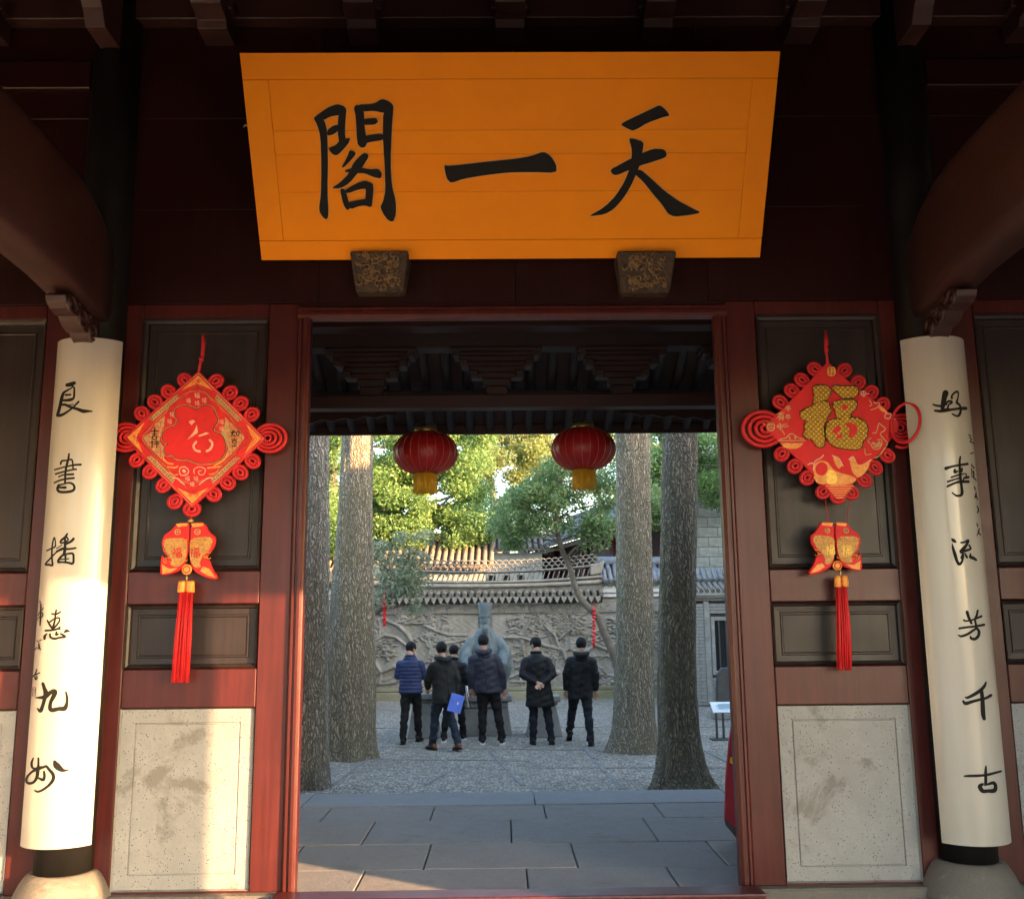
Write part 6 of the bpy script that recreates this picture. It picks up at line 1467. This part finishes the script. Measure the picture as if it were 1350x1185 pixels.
    fs = [f for f in hb.f if not all(vv[i].y > .30 and vv[i].z < .42 for i in f) and not all(vv[i].z < -.72 for i in f) and not all(vv[i].z < -.02 and vv[i].y > -.22 for i in f)]
    hb.f = fs; hb.sm = [True] * len(fs); hb.v = [hc + Rh @ Vector((v.x * (.0875 - .012 * max(0, -v.z)) * k * (1 + r_.uniform(-.03, .04)), v.y * (.104 - .022 * max(0, -v.z)) * k * (1 + r_.uniform(-.03, .04)) - .006 * k, v.z * .104 * k + .013 * k + r_.uniform(0, .006))) for v in vv]
    ha = build(hb, 'hair', sp.get('hair', 'hair'), body, local=True); q = ha.modifiers.new('t', 'SOLIDIFY'); q.thickness = .007; q.offset = 0; evalmesh(ha)
    # ---- shoes with soles
    for s, f, an, lf in ankles:
        fy = sp.get('toe', 0.0) + s * -.12; d = Vector((math.sin(-fy), math.cos(fy), 0)); up = Vector((0, 0, 1)); sx = Vector((d.y, -d.x, 0))
        pit = sp.get('pitch', 0) if lf else 0; d2 = (d * math.cos(pit) - up * math.sin(pit)).normalized(); c = Vector((f.x, f.y, .0 + lf)); hp = .034 * k
        def ringf(t, w, h0, h1): 
            p = c + d2 * (t * k) + up * (0 if not pit else .10 * k * 0); return [p + sx * (math.cos(a) * w * k) + up * ((h0 + h1) / 2 + math.sin(a) * (h1 - h0) / 2) * k for a in np.linspace(0, 2 * math.pi, 13)[:-1]]
        sm_ = MB(); sm_.rings([ringf(t, w, .022, h) for t, w, h in ((-.085, .026, .07), (-.075, .037, .10), (-.02, .041, .105), (.05, .044, .085), (.11, .046, .065), (.155, .036, .05), (.172, .016, .038))])
        so = build(sm_, 'shoe', sp['shoes'], root, local=True)
        sl = MB(); sl.rings([[c + d2 * (t * k) + sx * (x * k) + up * (z * k) for x, z in ((-w, .001), (w, .001), (w, .026), (-w, .026))] for t, w in ((-.092, .028), (-.08, .041), (0, .045), (.09, .050), (.145, .042), (.178, .02))], True, False, False)
        build(sl, 'sole', sp.get('sole', 'shoe'), so, local=True)
    return root, U, k
down = (((-.235, -.01, 1.12), (-.235, .05, .86)), ((.235, -.01, 1.12), (.235, .05, .86)))
person('man in navy quilted jacket looking down, leftmost of the group', ((531, 981), (552, 977)), (541, 846), -.12,
       dict(arms=(((-.235, .02, 1.13), (-.12, .26, 1.14)), ((.235, .04, 1.12), (.10, .27, 1.17))), coat='navy', trousers='blk', shoes='shoe', rings=9, hem=.84, hturn=-.55, hnod=-.35, hfwd=.03, width=1.02))
p2, U2, k2 = person('man in dark hooded parka, jeans and brown shoes, walking with a blue folder', ((570, 988), (604, 990)), (583, 846), .55,
       dict(arms=(((-.23, .10, 1.13), (-.15, .28, .98)), ((.22, -.06, 1.12), (.20, -.04, .86))), coat='greend', trousers='jean', shoes='brownl', hood=True, hem=.74, lean=.05, lift=(0, .02), pitch=.15, hturn=-.25, width=1.06))
person('man in black jacket half hidden behind the man with the folder', ((585, 978), (611, 975)), (598, 850), -.1,
       dict(arms=down, coat='blkcoat', trousers='blk', shoes='shoe', sole='sole', hem=.80, hnod=-.2))
p3_, U3, k3 = person('man in slate grey hooded jacket with white soled shoes, in front of the statue', ((636, 981), (662, 981)), (637, 836), 0.0,
       dict(arms=(((-.245, -.02, 1.12), (-.25, .04, .87)), ((.245, -.02, 1.12), (.25, .04, .85))), coat='grey', trousers='blk', shoes='shoe', sole='sole', hood=True, hem=.80, width=1.12))
person('man in long black coat with hands clasped behind his back', ((703, 981), (727, 981)), (706, 840), 0.0,
       dict(arms=(((-.255, -.08, 1.12), (-.035, -.20, 1.00)), ((.255, -.08, 1.12), (.045, -.215, .985))), coat='blkcoat', trousers='navyp', shoes='shoe', hem=.60, hturn=.75, hnod=-.25, hfwd=.03, width=1.04, flare=True))
person('man in black hooded coat stepping forward, rightmost of the group', ((751, 977), (779, 983)), (766, 840), -.08,
       dict(arms=(((-.24, 0, 1.12), (-.235, .05, .86)), ((.245, -.02, 1.12), (.255, .03, .85))), coat='blkcoat', trousers='navyp', shoes='shoe', hood=True, hem=.72, lift=(.05, 0), pitch=.5, width=1.04))
# things they hold
fc = PY(601, 927, p2.location.y - .16); F = empty('folder', fc, 'bright blue folder in the hand of the man in jeans', 'folder')
m = MB(); r_ = Matrix.Rotation(.28, 3, 'Y'); c8 = [Vector((x, y, z)) for z in (-.135, .135) for (x, y) in ((-.105, -.006), (.105, -.006), (.105, .006), (-.105, .006))]
m.hexa([fc + r_ @ v for v in c8]); fo_ = build(m, 'cover', 'folder', F, .003)
m = MB(); m.hexa([fc + r_ @ Vector((v.x * .93, v.y * .6 + .008, v.z * .97 + .004)) for v in c8]); build(m, 'papers', 'paper', fo_)
m = MB(); m.hexa([fc + r_ @ Vector((v.x * .10 + .03, -.0075 + v.y * .1, v.z * .14 + .01)) for v in c8]); build(m, 'label_print', 'paper', fo_)
rc = PY(617, 917, p3_.location.y - .02); RP_ = empty('rolled_papers', rc, 'white rolled papers in the left hand of the man in the slate jacket', 'papers')
m = MB(); m.tube([PY(615, 904, rc.y), PY(618, 932, rc.y + .03)], [.022, .018], 10); build(m, 'paper_roll', 'paper', RP_)
m = MB(); m.tube([PY(613.6, 903, rc.y - .028), PY(620.5, 934, rc.y - .005)], .007, 6); build(m, 'pen', 'metal', RP_)
